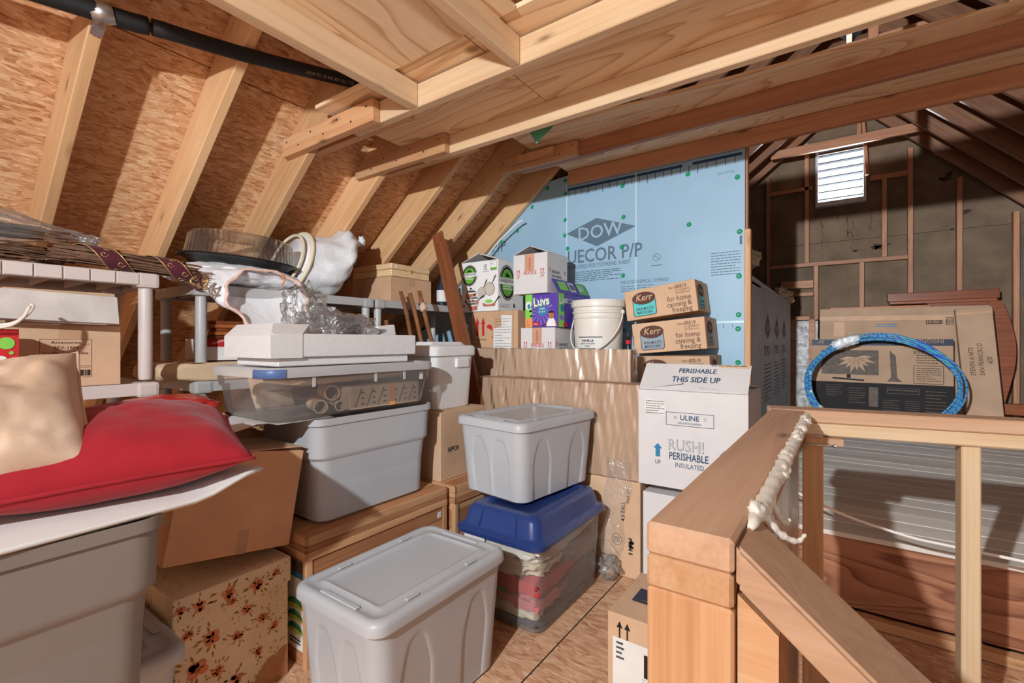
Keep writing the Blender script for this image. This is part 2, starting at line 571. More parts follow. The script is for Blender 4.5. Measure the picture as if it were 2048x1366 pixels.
def tube(name, pts, r, mat, parent=None, n=8, closed=False, radii=None, cap=True, loc=None, rot=None):
    pts = [Vector(p) for p in pts]
    rings = []
    N = len(pts)
    ref = None
    for i, p in enumerate(pts):
        a = pts[(i - 1) % N] if (closed or i > 0) else p
        b = pts[(i + 1) % N] if (closed or i < N - 1) else p
        t = (b - a)
        if t.length < 1e-9:
            t = Vector((0, 0, 1))
        t.normalize()
        if ref is None:
            ref = Vector((0, 0, 1)) if abs(t.z) < 0.9 else Vector((1, 0, 0))
        u = ref - t * ref.dot(t)
        if u.length < 1e-6:
            u = t.orthogonal()
        u.normalize()
        ref = u
        w = t.cross(u)
        q = radii[i] if radii else r
        rings.append([p + (u * math.cos(2 * math.pi * k / n) + w * math.sin(2 * math.pi * k / n)) * q for k in range(n)])
    if closed:
        rings.append(rings[0])
        return loft(name, rings, mat, parent, False, False, True, loc, rot)
    return loft(name, rings, mat, parent, cap, cap, True, loc, rot)


def spline(ctrl, m=8):
    """Catmull-Rom through control points"""
    P = [Vector(c) for c in ctrl]
    P = [2 * P[0] - P[1]] + P + [2 * P[-1] - P[-2]]
    out = []
    for i in range(1, len(P) - 2):
        for k in range(m):
            t = k / m
            a, b, c, d = P[i - 1], P[i], P[i + 1], P[i + 2]
            out.append(0.5 * ((2 * b) + (c - a) * t + (2 * a - 5 * b + 4 * c - d) * t * t + (3 * b - a - 3 * c + d) * t ** 3))
    out.append(P[-2])
    return out


def rrect(sx, sy, r, nc=5, ns=10):
    """rounded rectangle, counter-clockwise; gives (x, y, side, s) with s in 0..1 along straight sides"""
    hx, hy = sx / 2, sy / 2
    r = min(r, hx * 0.98, hy * 0.98)
    out = []
    segs = [((hx, -hy + r), (hx, hy - r), 0, (hx - r, hy - r), 0), ((hx - r, hy), (-hx + r, hy), 1, (-hx + r, hy - r), 90),
            ((-hx, hy - r), (-hx, -hy + r), 2, (-hx + r, -hy + r), 180), ((-hx + r, -hy), (hx - r, -hy), 3, (hx - r, -hy + r), 270)]
    for a, b, side, cc, a0 in segs:
        for i in range(ns):
            s = i / ns
            out.append((a[0] + (b[0] - a[0]) * s, a[1] + (b[1] - a[1]) * s, side, s))
        for i in range(nc):
            an = R(a0 + 90 * i / nc)
            out.append((cc[0] + r * math.cos(an), cc[1] + r * math.sin(an), -1, 0))
    return out


def ring(sx, sy, r, z, nc=5, ns=10, fn=None):
    pts = []
    nrm = {0: (1, 0), 1: (0, 1), 2: (-1, 0), 3: (0, -1)}
    for x, y, side, s in rrect(sx, sy, r, nc, ns):
        if fn and side >= 0:
            d = fn(side, s, z)
            x -= nrm[side][0] * d
            y -= nrm[side][1] * d
        pts.append((x, y, z))
    return pts


class Frame:
    """a flat face: origin, unit right, unit up, outward normal"""

    def __init__(s, o, U, V):
        s.o, s.U, s.V = Vector(o), Vector(U).normalized(), Vector(V).normalized()
        s.N = s.U.cross(s.V)

    def p(s, u, v, d=0.001):
        return s.o + s.U * u + s.V * v + s.N * d

    def spin(s, u, v, deg):
        o = s.p(u, v, 0)
        a = R(deg)
        return Frame(o, s.U * math.cos(a) + s.V * math.sin(a), s.V * math.cos(a) - s.U * math.sin(a))


def faces(sx, sy, sz):
    return {'front': Frame((-sx / 2, -sy / 2, 0), (1, 0, 0), (0, 0, 1)), 'right': Frame((sx / 2, -sy / 2, 0), (0, 1, 0), (0, 0, 1)),
            'left': Frame((-sx / 2, sy / 2, 0), (0, -1, 0), (0, 0, 1)), 'top': Frame((-sx / 2, -sy / 2, sz), (1, 0, 0), (0, 1, 0)),
            'back': Frame((sx / 2, sy / 2, 0), (-1, 0, 0), (0, 0, 1))}


def decal(parent, fr, pts, mat, name='print', lay=1):
    vs = [fr.p(u, v, 0.0007 * lay) for u, v in pts]
    me = bpy.data.meshes.new(name)
    me.from_pydata([tuple(v) for v in vs], [], [tuple(range(len(vs)))])
    return link(name, me, parent, None, None, mat)


def rectd(parent, fr, u0, v0, u1, v1, mat, name='print', lay=1):
    return decal(parent, fr, [(u0, v0), (u1, v0), (u1, v1), (u0, v1)], mat, name, lay)


def disc(parent, fr, u, v, ru, rv, mat, name='print', lay=1, n=36, a0=0, a1=360):
    pts = [(u + ru * math.cos(R(a0 + (a1 - a0) * i / n)), v + rv * math.sin(R(a0 + (a1 - a0) * i / n))) for i in range(n if a1 - a0 == 360 else n + 1)]
    return decal(parent, fr, pts, mat, name, lay)


def lines(parent, fr, u0, u1, v0, v1, n, mat, lay=1, name='fine_print', seed=1, fill=0.45):
    """rows of tiny words, too small to read, as one print"""
    rng = random.Random(seed)
    vs, fs = [], []
    dv = (v1 - v0) / n
    for i in range(n):
        v = v1 - dv * (i + 0.7)
        u = u0
        stop = u0 + (u1 - u0) * (1.0 if rng.random() < 0.7 else rng.uniform(0.5, 0.9))
        while u < stop:
            w = min(rng.uniform(0.015, 0.05) * (u1 - u0) * 4, stop - u)
            b = len(vs)
            vs += [fr.p(u, v, 0.0007 * lay), fr.p(u + w, v, 0.0007 * lay), fr.p(u + w, v + dv * fill, 0.0007 * lay), fr.p(u, v + dv * fill, 0.0007 * lay)]
            fs.append((b, b + 1, b + 2, b + 3))
            u += w + 0.012 * (u1 - u0) * 2
    me = bpy.data.meshes.new(name)
    me.from_pydata([tuple(v) for v in vs], [], fs)
    return link(name, me, parent, None, None, mat)


def barcode(parent, fr, u0, v0, u1, v1, lay=2, seed=3):
    rng = random.Random(seed)
    vs, fs = [], []
    u = u0
    while u < u1:
        w = (u1 - u0) * rng.choice((0.012, 0.025, 0.04))
        b = len(vs)
        vs += [fr.p(u, v0, 0.0007 * lay), fr.p(u + w, v0, 0.0007 * lay), fr.p(u + w, v1, 0.0007 * lay), fr.p(u, v1, 0.0007 * lay)]
        fs.append((b, b + 1, b + 2, b + 3))
        u += w + (u1 - u0) * rng.choice((0.02, 0.03, 0.045))
    me = bpy.data.meshes.new('barcode')
    me.from_pydata([tuple(v) for v in vs], [], fs)
    return link('barcode', me, parent, None, None, INKK)


def outline(parent, fr, u0, v0, u1, v1, w, mat, lay=1, name='border'):
    q = [(u0, v0), (u1, v0), (u1, v1), (u0, v1)]
    i = [(u0 + w, v0 + w), (u1 - w, v0 + w), (u1 - w, v1 - w), (u0 + w, v1 - w)]
    vs = [fr.p(u, v, 0.0007 * lay) for u, v in q + i]
    me = bpy.data.meshes.new(name)
    me.from_pydata([tuple(v) for v in vs], [], [(k, (k + 1) % 4, 4 + (k + 1) % 4, 4 + k) for k in range(4)])
    return link(name, me, parent, None, None, mat)


def arrow_up(parent, fr, u, v, w, h, mat, lay=1, sh=0.36):
    s = w * sh / 2
    return decal(parent, fr, [(u - s, v), (u + s, v), (u + s, v + h * 0.62), (u + w / 2, v + h * 0.62), (u, v + h), (u - w / 2, v + h * 0.62), (u - s, v + h * 0.62)], mat, 'arrow', lay)


TEXTS = []


def txt(parent, fr, s, u, v, size, mat, align='LEFT', cx=1.0, shear=0.0, bold=0.0, deg=0.0, lay=2, outline_only=False):
    """flat lettering; becomes a mesh once all of it is laid out"""
    TEXTS.append((parent, fr.spin(u, v, deg) if deg else Frame(fr.p(u, v, 0), fr.U, fr.V), s, size, mat, align, cx, shear, bold, lay))


def flush_text():
    tmp = []
    for parent, fr, s, size, mat, align, cx, shear, bold, lay in TEXTS:
        cu = bpy.data.curves.new('lettering', 'FONT')
        cu.body = s
        cu.size = size
        cu.align_x = align
        cu.shear = shear
        cu.offset = bold * size
        cu.resolution_u = 2
        o = bpy.data.objects.new('tmp_lettering', cu)
        COL.objects.link(o)
        tmp.append((o, cu))
    dg = bpy.context.evaluated_depsgraph_get()
    for (o, cu), (parent, fr, s, size, mat, align, cx, shear, bold, lay) in zip(tmp, TEXTS):
        me = bpy.data.meshes.new_from_object(o.evaluated_get(dg))
        me.name = 'lettering'
        me.materials.clear()
        me.materials.append(mat)
        q = bpy.data.objects.new('lettering', me)
        COL.objects.link(q)
        q.parent = parent
        M = Matrix((fr.U * cx, fr.V, fr.N)).transposed().to_4x4()
        M.translation = fr.p(0, 0, 0.0007 * lay)
        q.matrix_local = M
    for o, cu in tmp:
        bpy.data.objects.remove(o)
        bpy.data.curves.remove(cu)


def copy_tree(o, parent=None):
    c = o.copy()
    COL.objects.link(c)
    c.parent = parent
    for ch in o.children:
        copy_tree(ch, c)
    return c


# ================================================================== THE SETTING
YG = 6.35                      # gable wall
YB = -2.30                     # wall behind the photographer
SL, SR = 0.80, 1.016           # slopes of the two roof sides


def zl(x):                     # underside of the rafters, west side
    return H + 2.528 + SL * x


def zr(x):                     # underside of the rafters, east side
    return H + 2.577 - SR * x


nl = Vector((-SL, 0, 1)).normalized()
nr = Vector((SR, 0, 1)).normalized()
dl = Vector((1, 0, SL)).normalized()
dr = Vector((1, 0, -SR)).normalized()
RD = 0.184                     # rafter depth

ceiling = root('ceiling', (0, 0, 0), kind='structure', label='open gable roof of rafters, strand board, ceiling joists and plywood decking')
RY = [0.47 - 0.019 + 0.406 * k for k in range(-6, 15)]
for y in RY:
    a, b = Vector((-4.5, y, zl(-4.5))) + nl * RD / 2, Vector((0.02, y, zl(0.02))) + nl * RD / 2
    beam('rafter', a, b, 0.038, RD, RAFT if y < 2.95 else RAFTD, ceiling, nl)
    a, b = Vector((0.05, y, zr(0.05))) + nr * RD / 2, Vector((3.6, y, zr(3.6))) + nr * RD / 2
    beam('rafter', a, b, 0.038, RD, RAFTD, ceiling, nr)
xs = [-4.95, -3.87, -2.918, -1.965, -1.012, -0.10]
for i in range(5):
    ys = [YB, -0.36, 2.08, 4.52, YG + 0.1] if i % 2 else [YB, 0.86, 3.30, YG + 0.1]
    for j in range(len(ys) - 1):
        L = (xs[i + 1] - xs[i]) * math.sqrt(1 + SL * SL) - 0.004
        xm, ym = (xs[i] + xs[i + 1]) / 2, (ys[j] + ys[j + 1]) / 2
        o = link('strand_board', boxmesh((ys[j + 1] - ys[j] - 0.004, L, 0.011), 0, OSBR), ceiling)
        orient(o, Vector((xm, ym, zl(xm))) + nl * (RD + 0.006), (0, 1, 0), dl * -1, nl)
xs = [0.14, 1.0, 1.856, 2.71, 3.95]
for i in range(4):
    ys = [YB, 0.2, 2.64, 5.08, YG + 0.1] if i % 2 else [YB, 1.42, 3.86, YG + 0.1]
    for j in range(len(ys) - 1):
        L = (xs[i + 1] - xs[i]) * math.sqrt(1 + SR * SR) - 0.004
        xm, ym = (xs[i] + xs[i + 1]) / 2, (ys[j] + ys[j + 1]) / 2
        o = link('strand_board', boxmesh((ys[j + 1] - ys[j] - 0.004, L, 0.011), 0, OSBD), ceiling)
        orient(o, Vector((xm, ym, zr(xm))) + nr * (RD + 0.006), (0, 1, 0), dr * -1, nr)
box2('ridge_board', (0.015, YB, zl(0.0) - 0.02), (0.055, YG, zl(0.0) + 0.28), RAFT, ceiling)
# weatherproof sheets over the ridge and roof joints
for nm, n_, d_, f, x0, x1 in (('roof_felt', nl, dl, zl, -5.1, 0.3), ('roof_felt', nr, dr, zr, -0.3, 4.2)):
    L = (x1 - x0) * math.sqrt(1 + (SL if f is zl else SR) ** 2)
    xm = (x0 + x1) / 2
    o = link(nm, boxmesh((YG - YB + 0.3, L, 0.008), 0, RUBBER), ceiling)
    orient(o, Vector((xm, (YG + YB) / 2 + 0.05, f(xm))) + n_ * (RD + 0.03), (0, 1, 0), d_ * -1, n_)
# roofing nail tips that came through the boards
rng = random.Random(5)
vs, fs = [], []
for k in range(210):
    x = rng.uniform(-3.2, -0.5)
    y = rng.uniform(-0.3, 2.9)
    p = Vector((x, y, zl(x))) + nl * RD
    d = (-nl + Vector((rng.uniform(-.5, .5), rng.uniform(-.5, .5), rng.uniform(-.5, .5)))).normalized()
    q = p + d * rng.uniform(0.012, 0.03)
    s = d.orthogonal().normalized() * 0.0013
    t = d.cross(s)
    b = len(vs)
    vs += [p + s, p + t, p - s, p - t, q]
    fs += [(b, b + 1, b + 4), (b + 1, b + 2, b + 4), (b + 2, b + 3, b + 4), (b + 3, b, b + 4)]
o = mesh('nail_tips', vs, fs, RUBBER, ceiling)
o['kind'] = 'stuff'

JOI_SHADE = wood('shaded joist lumber', srgb(150, 96, 66), srgb(182, 126, 92), srgb(204, 152, 116))  # high joists darkened: shade from the low deck put into their colour
# ceiling joists: a low pair and a high pair, with scabs nailed over the rafter joints
ZA, ZC = H + 0.889, H + 1.080
T4 = 0.089
J = [('A', RY[8], ZA), ('B', RY[9], ZA + 0.008), ('C', RY[11], ZC + 0.003), ('D', RY[12] - 0.004, ZC)]
for nm, y, z in J:
    x0 = -1.55 if nm == 'D' else -1.72
    x1 = 1.72 if nm in 'AB' else 1.52
    if nm == 'D':
        y -= 0.012
    beam('ceiling_joist', (x0, y, z + T4 / 2), (x1, y, z + T4 / 2), 0.038, T4, JOI if nm in 'AB' else JOI_SHADE, ceiling)
for y, z, x0, x1 in ((RY[8], ZA, -2.21, -1.535), (RY[9], ZA + .008, -2.20, -1.53), (RY[11], ZC + .003, -1.82, -1.258)):
    beam('splice_block', (x0, y - 0.0385, z + T4 / 2 - 0.004), (x1, y - 0.0385, z + T4 / 2 - 0.004), 0.038, T4, LUM, ceiling)
    beam('splice_block', (x0 + 0.12, y + 0.0385, z + T4 / 2 + 0.006), (x1 + 0.12, y + 0.0385, z + T4 / 2 + 0.006), 0.038, T4, LUM, ceiling)
    for q in range(7):                                     # nail heads
        lx = x0 + (x1 - x0) * (0.06 + 0.147 * q)
        o = box('nail_head', (0.007, 0.003, 0.007), STEEL, ceiling, (lx, y - 0.059, z + (0.025 if q % 2 else 0.06)), bev=0)
beam('splice_block', (-1.66, RY[11] - 0.074, ZC + 0.052), (-1.40, RY[11] - 0.074, ZC + 0.052), 0.03, 0.045, LUM, ceiling)
# blocking that runs back from the nearest joist
beam('blocking', (-1.339, -2.0, ZA + T4 / 2), (-1.339, RY[8] - 0.02, ZA + T4 / 2), 0.045, T4, JOI, ceiling)
beam('blocking', (-0.866, -2.0, ZA + T4 / 2), (-0.866, RY[8] - 0.02, ZA + T4 / 2), 0.036, T4, JOI, ceiling)
# plywood decking on top
PT = 0.015


def deck(x0, x1, y0, y1, z, along_x=True):
    o = link('plywood_panel', boxmesh(((x1 - x0) if along_x else (y1 - y0), (y1 - y0) if along_x else (x1 - x0), PT), 0.001, PLY), ceiling)
    if along_x:
        o.location = ((x0 + x1) / 2, (y0 + y1) / 2, z + PT / 2)
    else:
        o.location = ((x0 + x1) / 2, (y0 + y1) / 2, z + PT / 2)
        o.rotation_euler = (0, 0, R(90))


deck(-1.362, -0.79, -2.0, 1.135, ZA + T4, False)
deck(-1.83, -1.0, 1.14, 1.76, ZA + T4 + .008)
deck(-0.996, 1.55, 1.14, 1.76, ZA + T4 + .008)
for pts in ([(-1.56, 2.19), (0.62, 2.354), (0.62, 2.95), (-1.56, 2.95)], [(0.624, 2.354), (1.45, 2.42), (1.45, 2.95), (0.624, 2.95)]):
    zq = ZC + T4 + 0.004
    mesh('plywood_panel', [(x, y, zq) for x, y in pts] + [(x, y, zq + PT) for x, y in pts], [(3, 2, 1, 0), (4, 5, 6, 7)] + [(i, (i + 1) % 4, 4 + (i + 1) % 4, 4 + i) for i in range(4)], PLY, ceiling)
# paint drip cloth corner hanging off the low deck
mesh('green_scrap', [(-1.20, 1.80, 2.150), (-1.02, 1.80, 2.150), (-1.06, 1.81, 2.105), (-1.145, 1.81, 2.052), (-1.20, 1.803, 2.153), (-1.02, 1.803, 2.153), (-1.06, 1.813, 2.108), (-1.145, 1.813, 2.055)],
     [(0, 1, 2, 3), (4, 7, 6, 5), (0, 4, 5, 1), (1, 5, 6, 2), (2, 6, 7, 3), (3, 7, 4, 0)], plain('green scrap', srgb(92, 168, 140), 0.6), ceiling)
# collar tie and sticks at the far end
beam('collar_tie', (-0.66, 5.9, 3.20), (0.63, 5.9, 3.195), 0.038, T4, LUMD, ceiling)
beam('hanging_stick', (0.165, 6.19, 3.52), (0.20, 6.18, 2.90), 0.03, 0.045, LUMD, ceiling, (0, 1, 0))
for y in (3.4, 4.2):
    beam('collar_tie', (-0.62, y, 3.27), (0.58, y, 3.27), 0.038, T4, LUMD, ceiling)
for x, y in ((0.1, 2.6), (0.55, 2.7)):
    beam('hanging_stick', (x, y, 2.36), (x + 0.02, y, 3.0), 0.038, T4, LUMD, ceiling, (0, 1, 0))

# ---- floor of strand board with the stair opening
floor = root('floor', (0, 0, 0), kind='structure', label='strand board attic floor with open joints')
FT = 0.018


def fpanel(x0, x1, y0, y1):
    link('strand_board', boxmesh((x1 - x0 - 0.004, y1 - y0 - 0.004, FT), 0.001, OSBF), floor, ((x0 + x1) / 2, (y0 + y1) / 2, -FT / 2))


for i, (x0, x1) in enumerate(((-4.9, -3.327), (-3.327, -2.107), (-2.107, -0.887))):
    for y0, y1 in (((YB, -0.4), (-0.4, 2.04), (2.04, YG)) if i % 2 else ((YB, 0.82), (0.82, 3.26), (3.26, YG))):
        fpanel(x0, x1, y0, y1)
for x0, x1, y0, y1 in ((-0.887, -0.03, YB, 1.41), (-0.887, -0.03, 1.41, 3.85), (-0.887, -0.03, 3.85, YG), (-0.03, 1.95, YB, -0.75),
                       (1.95, 3.95, YB, 1.41), (1.95, 3.95, 1.41, YG), (-0.03, 1.95, 1.80, 2.62), (-0.03, 1.95, 2.62, YG)):
    fpanel(x0, x1, y0, y1)
box2('subfloor', (-4.9, YB, -0.06), (-0.035, YG, -0.022), RIMW, floor, 0)
box2('subfloor', (-0.035, 1.82, -0.06), (3.95, YG, -0.022), RIMW, floor, 0)
box2('subfloor', (1.955, YB, -0.06), (3.95, 1.82, -0.022), RIMW, floor, 0)
box2('subfloor', (-0.035, YB, -0.06), (1.955, -0.77, -0.022), RIMW, floor, 0)
# black joint line filler
box2('joint_line', (-0.889, 0.2, -0.01), (-0.885, 2.35, 0.0006), INKK, floor, 0)

# ---- raised plank platform
plat = root('floor', (0, 0, 0), kind='structure', label='raised platform of grey pine floorboards')
y = 2.40
k = 0
while y < YG - 0.05:
    w = 0.138
    link('floorboard', boxmesh((2.66, w, 0.02), 0.0015, PLANK), plat, (0.885, y + w / 2, 0.341 + 0.0006 * (k % 3)))
    y += 0.1415
    k += 1
beam('rim_board', (-0.44, 2.425, 0.188), (2.2, 2.425, 0.188), 0.038, 0.285, RIMW, plat)
beam('bottom_plate', (-0.44, 2.38, 0.021), (2.2, 2.38, 0.021), 0.05, 0.036, LUM, plat)
beam('rim_board', (2.19, 2.45, 0.17), (2.19, YG, 0.17), 0.038, 0.30, RIMW, plat)

# ---- stair flight going down inside the opening
stair = root('floor', (0.9, 0.9, -0.3), kind='structure', label='stair flight descending inside the opening')
for i in range(7):
    box2('stair_tread', (-0.95 + 0.25 * i + 0.05, -1.55, 0.10 - 0.2 * i - 0.03), (-0.95 + 0.25 * i + 0.30, 0.85, 0.10 - 0.2 * i), LUM, stair)
for lo, hi in (((-0.96, -1.62, -1.7), (-0.93, 0.93, 0.25)), ((1.05, -1.65, -1.7), (1.08, 0.93, 0.25)), ((-0.96, -1.68, -1.7), (1.08, -1.65, 0.25)), ((-0.96, 0.90, -1.7), (1.08, 0.93, 0.25)), ((-0.96, -1.68, -1.73), (1.08, 0.93, -1.7))):
    box2('shaft_lining', lo, hi, RIMW, stair, 0)

# ---- wall of blue foam boards
WY = 2.914
wb = root('wall_back', (0, 0, 0), kind='structure', label='blue foam insulation wall with printed lettering and green fasteners')
ZS = 1.262
for nm, xa, xb in ((0, -3.7, -1.592), (1, -1.590, -1.090), (2, -1.088, -0.455)):
    if nm == 0:
        top = [(-1.592, 2.315), (-1.68, 2.315 + 0.15), (-3.0, zl(-3.0) + 0.15), (-3.0, ZS + 0.001)]
        top = [(-3.0, ZS + 0.001), (-1.592, ZS + 0.001), (-1.592, 2.315), (-1.95, 2.28), (-3.0, zl(-3.0) + 0.14)]
        prism_y('foam_board', top, WY, WY + 0.05, FOAMB, wb)
        prism_y('foam_board', [(-3.7, 0), (-1.592, 0), (-1.592, ZS - 0.001), (-3.0, ZS - 0.001), (-3.7, zl(-3.7) + 0.14)], WY, WY + 0.05, FOAMB, wb)
    else:
        box2('foam_board', (xa, WY, ZS + 0.001), (xb, WY + 0.05, 2.315), FOAMB, wb, 0.001)
        box2('foam_board', (xa, WY, 0.0), (xb, WY + 0.05, ZS - 0.001), FOAMB, wb, 0.001)
for x in (-1.591, -1.089):
    box2('seam_strip', (x - 0.004, WY - 0.0008, 0.0), (x + 0.004, WY + 0.001, 2.31), SEAM, wb, 0)
box2('seam_strip', (-1.09, WY - 0.0008, ZS - 0.006), (-0.46, WY + 0.001, ZS + 0.006), SEAM, wb, 0)
wf = Frame((0, WY, 0), (1, 0, 0), (0, 0, 1))
fast = [(-1.18, 2.165), (-1.173, 1.961), (-.494, 2.084), (-.766, 2.157), (-1.601, 2.283), (-1.601, 2.192), (-1.605, 2.006), (-1.609, 1.898), (-1.585, 1.803), (-1.749, 2.259), (-1.882, 2.144),
        (-2.012, 1.984), (-2.167, 1.92), (-1.186, 1.767), (-.76, 1.853), (-.483, 1.773), (-.486, 1.521), (-.76, 1.507), (-1.176, 1.58), (-.488, 1.302), (-.491, 1.222), (-.491, 1.031), (-1.173, 1.31), (-1.173, 1.225), (-1.60, 1.45), (-1.60, 1.20)]
g0 = None
for x, z in fast:
    if g0 is None:
        g0 = lathe('fastener_washer', [(0.0005, -0.0035), (0.006, -0.0035), (0.0075, -0.0015), (0.012, -0.004), (0.0145, -0.001), (0.0145, 0.002)], GREEN, wb, (x, WY, z), (R(-90), 0, 0), 20)
        g0.rotation_euler = (R(90), 0, 0)
        g0.scale = (1, 1, -1)
    else:
        q = g0.copy()
        COL.objects.link(q)
        q.location = (x, WY, z)
# board print
decal(wb, wf, [(-1.593, 1.906), (-1.36, 1.792), (-1.090, 1.892), (-1.364, 1.984)], INK, 'diamond_logo')
txt(wb, wf, 'DOW', -1.505, 1.847, 0.125, FOAMB, cx=1.0, bold=0.012, deg=1.5, lay=3)
txt(wb, wf, 'UECOR P/P', -1.588, 1.694, 0.128, INK, cx=0.86, bold=0.012)
txt(wb, wf, 'EXTRUDED POLYSTYRENE SHEET', -1.588, 1.655, 0.036, INK, cx=0.86, bold=0.006)
lines(wb, wf, -1.52, -1.19, 1.56, 1.635, 6, INK, seed=4)
txt(wb, wf, 'THE DOW CHEMICAL COMPANY', -1.195, 1.523, 0.033, INK, cx=0.64)
lines(wb, wf, -1.19, -0.93, 1.47, 1.515, 3, INK, seed=6, fill=0.3)
lines(wb, wf, -0.635, -0.478, 1.53, 1.672, 9, INK, seed=8, fill=0.3)
lines(wb, wf, -1.68, -1.60, 1.62, 1.66, 2, INK, seed=9)
lines(wb, wf, -0.99, -0.92, 1.62, 1.632, 1, INK, seed=10)
outer = [(-0.955 + 0.024 * math.cos(a), 1.675 + 0.024 * math.sin(a)) for a in [2 * math.pi * i / 24 for i in range(24)]]
inner = [(-0.955 + 0.021 * math.cos(a), 1.675 + 0.021 * math.sin(a)) for a in [2 * math.pi * i / 24 for i in range(24)]]
me = bpy.data.meshes.new('no_fire_mark')
me.from_pydata([tuple(wf.p(u, v)) for u, v in outer + inner], [], [(i, (i + 1) % 24, 24 + (i + 1) % 24, 24 + i) for i in range(24)])
link('no_fire_mark', me, wb, None, None, INK)
decal(wb, wf, [(-0.973, 1.69), (-0.971, 1.693), (-0.937, 1.66), (-0.939, 1.657)], INK, 'no_fire_mark')
txt(wb, wf, 'P/P', -2.255, 1.848, 0.115, INK, cx=0.9, bold=0.012)
txt(wb, wf, 'SHEET', -2.30, 1.80, 0.036, INK, cx=0.9)
txt(wb, wf, '257117193', -0.60, 2.115, 0.02, INK)
rectd(wb, wf, -0.482, 1.70, -0.470, 1.75, INK, 'fine_print')
# printed ruler along the top edge, a long tick each foot
x = -1.575
i = 0
while x < -0.47:
    L = 0.055 if i % 6 == 5 else 0.04
    rectd(wb, wf, x, 2.205 - L, x + 0.004, 2.205, INKN, 'ruler_tick')
    x += 0.0508
    i += 1
rectd(wb, wf, -1.585, 2.205, -0.80, 2.222, INKN, 'ruler_line')
rectd(wb, wf, -0.74, 2.205, -0.47, 2.222, INKN, 'ruler_line')
x = -0.62
for i in range(3):
    rectd(wb, wf, x + 0.05 * i, 1.225, x + 0.05 * i + 0.003, 1.252, INK, 'ruler_tick')
# corner stud and the return wall of greyer boards
beam('corner_stud', (-0.437, 2.90, 0.35), (-0.437, 2.90, 1.775), 0.05, 0.032, LUM, wb, (1, 0, 0))
beam('corner_stud', (-0.448, 2.945, 1.6), (-0.448, 2.945, 2.28), 0.012, 0.05, LUMD, wb, (0, 1, 0))
ws = root('wall_side', (0, 0, 0), kind='structure', label='grey foam board return wall with torn insulation on top')
sf = Frame((-0.45, 0, 0), (0, 1, 0), (0, 0, 1))
y = 2.97
for k in range(5):
    y1 = min(y + 0.56, 5.60)
    box2('foam_board', (-0.50, y + 0.002, 0.0), (-0.45, y1, 1.50 + 0.015 * k), FOAMG, ws, 0.001)
    if k in (1, 2, 3):
        c = y + 0.30
        decal(ws, sf, [(c - 0.17, 1.235), (c, 1.17), (c + 0.17, 1.235), (c, 1.36)], GREYK, 'diamond_logo')
        txt(ws, sf, 'DOW', c, 1.222, 0.08, FOAMG, 'CENTER', lay=3)
        txt(ws, sf, 'STYRO', c - 0.2, 1.05, 0.10, GREYK)
        lines(ws, sf, c - 0.18, c + 0.18, 0.72, 1.0, 10, GREYK, seed=20 + k, fill=0.3)
    y += 0.562
prism = [(-0.455, 1.52), (-0.449, 1.545), (-0.86, 1.80), (-0.87, 1.77)]
prism_y('sloped_board', prism, 2.97, 5.56, FOAMG, ws)
for cx, cy, cz, sx, sy, sz in ((-0.50, 3.45, 1.70, .05, .16, .06), (-0.48, 5.0, 1.60, .05, .25, .05), (-0.47, 5.45, 1.60, .06, .16, .07)):
    bm = bmesh.new()
    bmesh.ops.create_icosphere(bm, subdivisions=3, radius=1.0)
    for v in bm.verts:
        d = 1 + 0.45 * mnoise.fractal(v.co * 2.2 + Vector((cy, 0, 0)), 1.0, 2.0, 3)
        v.co = Vector((v.co.x * sx * d, v.co.y * sy * d, v.co.z * sz * d))
    me = bpy.data.meshes.new('insulation_batt')
    bm.to_mesh(me)
    bm.free()
    link('insulation_batt', me, ws, (cx, cy, cz), None, BATT)

# ---- gable end wall with louvred vent
wg = root('wall_gable', (0, 0, 0), kind='structure', label='brown fibreboard gable wall with light studs and horizontal blocks')


def lx(z):
    return (z - H - 2.764) / SL


def rx(z):
    return (H + 2.839 - z) / SR


def gp(poly):
    prism_y('fibreboard_sheet', poly, YG, YG + 0.02, FIBER, wg)


prism_y('backing_sheet', [(-4.8, 0), (3.9, 0), (rx(2.69), 2.69), (lx(2.69), 2.69)], YG + 0.022, YG + 0.03, FIBER, wg)  # added behind the sheets so no daylight shows through their joints
prism_y('backing_sheet', [(lx(3.27), 3.27), (rx(3.27), 3.27), (0.04, 3.96)], YG + 0.022, YG + 0.03, FIBER, wg)
gp([(-4.8, 0), (3.9, 0), (rx(1.2), 1.2), (lx(1.2), 1.2)])
gp([(lx(1.2), 1.2), (rx(1.2), 1.2), (rx(2.262), 2.262), (lx(2.262), 2.262)])
gp([(lx(2.266), 2.266), (rx(2.266), 2.266), (rx(2.70), 2.70), (lx(2.70), 2.70)])
gp([(lx(2.70), 2.70), (-0.245, 2.70), (-0.245, 3.26), (lx(3.26), 3.26)])
gp([(0.178, 2.70), (rx(2.70), 2.70), (rx(3.26), 3.26), (0.178, 3.26)])
gp([(lx(3.26), 3.26), (rx(3.26), 3.26), (rx(3.42), 3.42), (lx(3.42), 3.42)])
gp([(lx(3.423), 3.423), (rx(3.423), 3.423), (0.04, 3.96)])


def gstud(x, z0, z1, w=0.042, d=0.075):
    beam('wall_stud', (x, YG - d / 2, z0), (x, YG - d / 2, z1), w, d, LUMD, wg, (0, 1, 0))


def gblock(x0, x1, z, t=0.042, d=0.075):
    beam('wall_block', (x0, YG - d / 2, z), (x1, YG - d / 2, z), d, t, LUMD, wg)


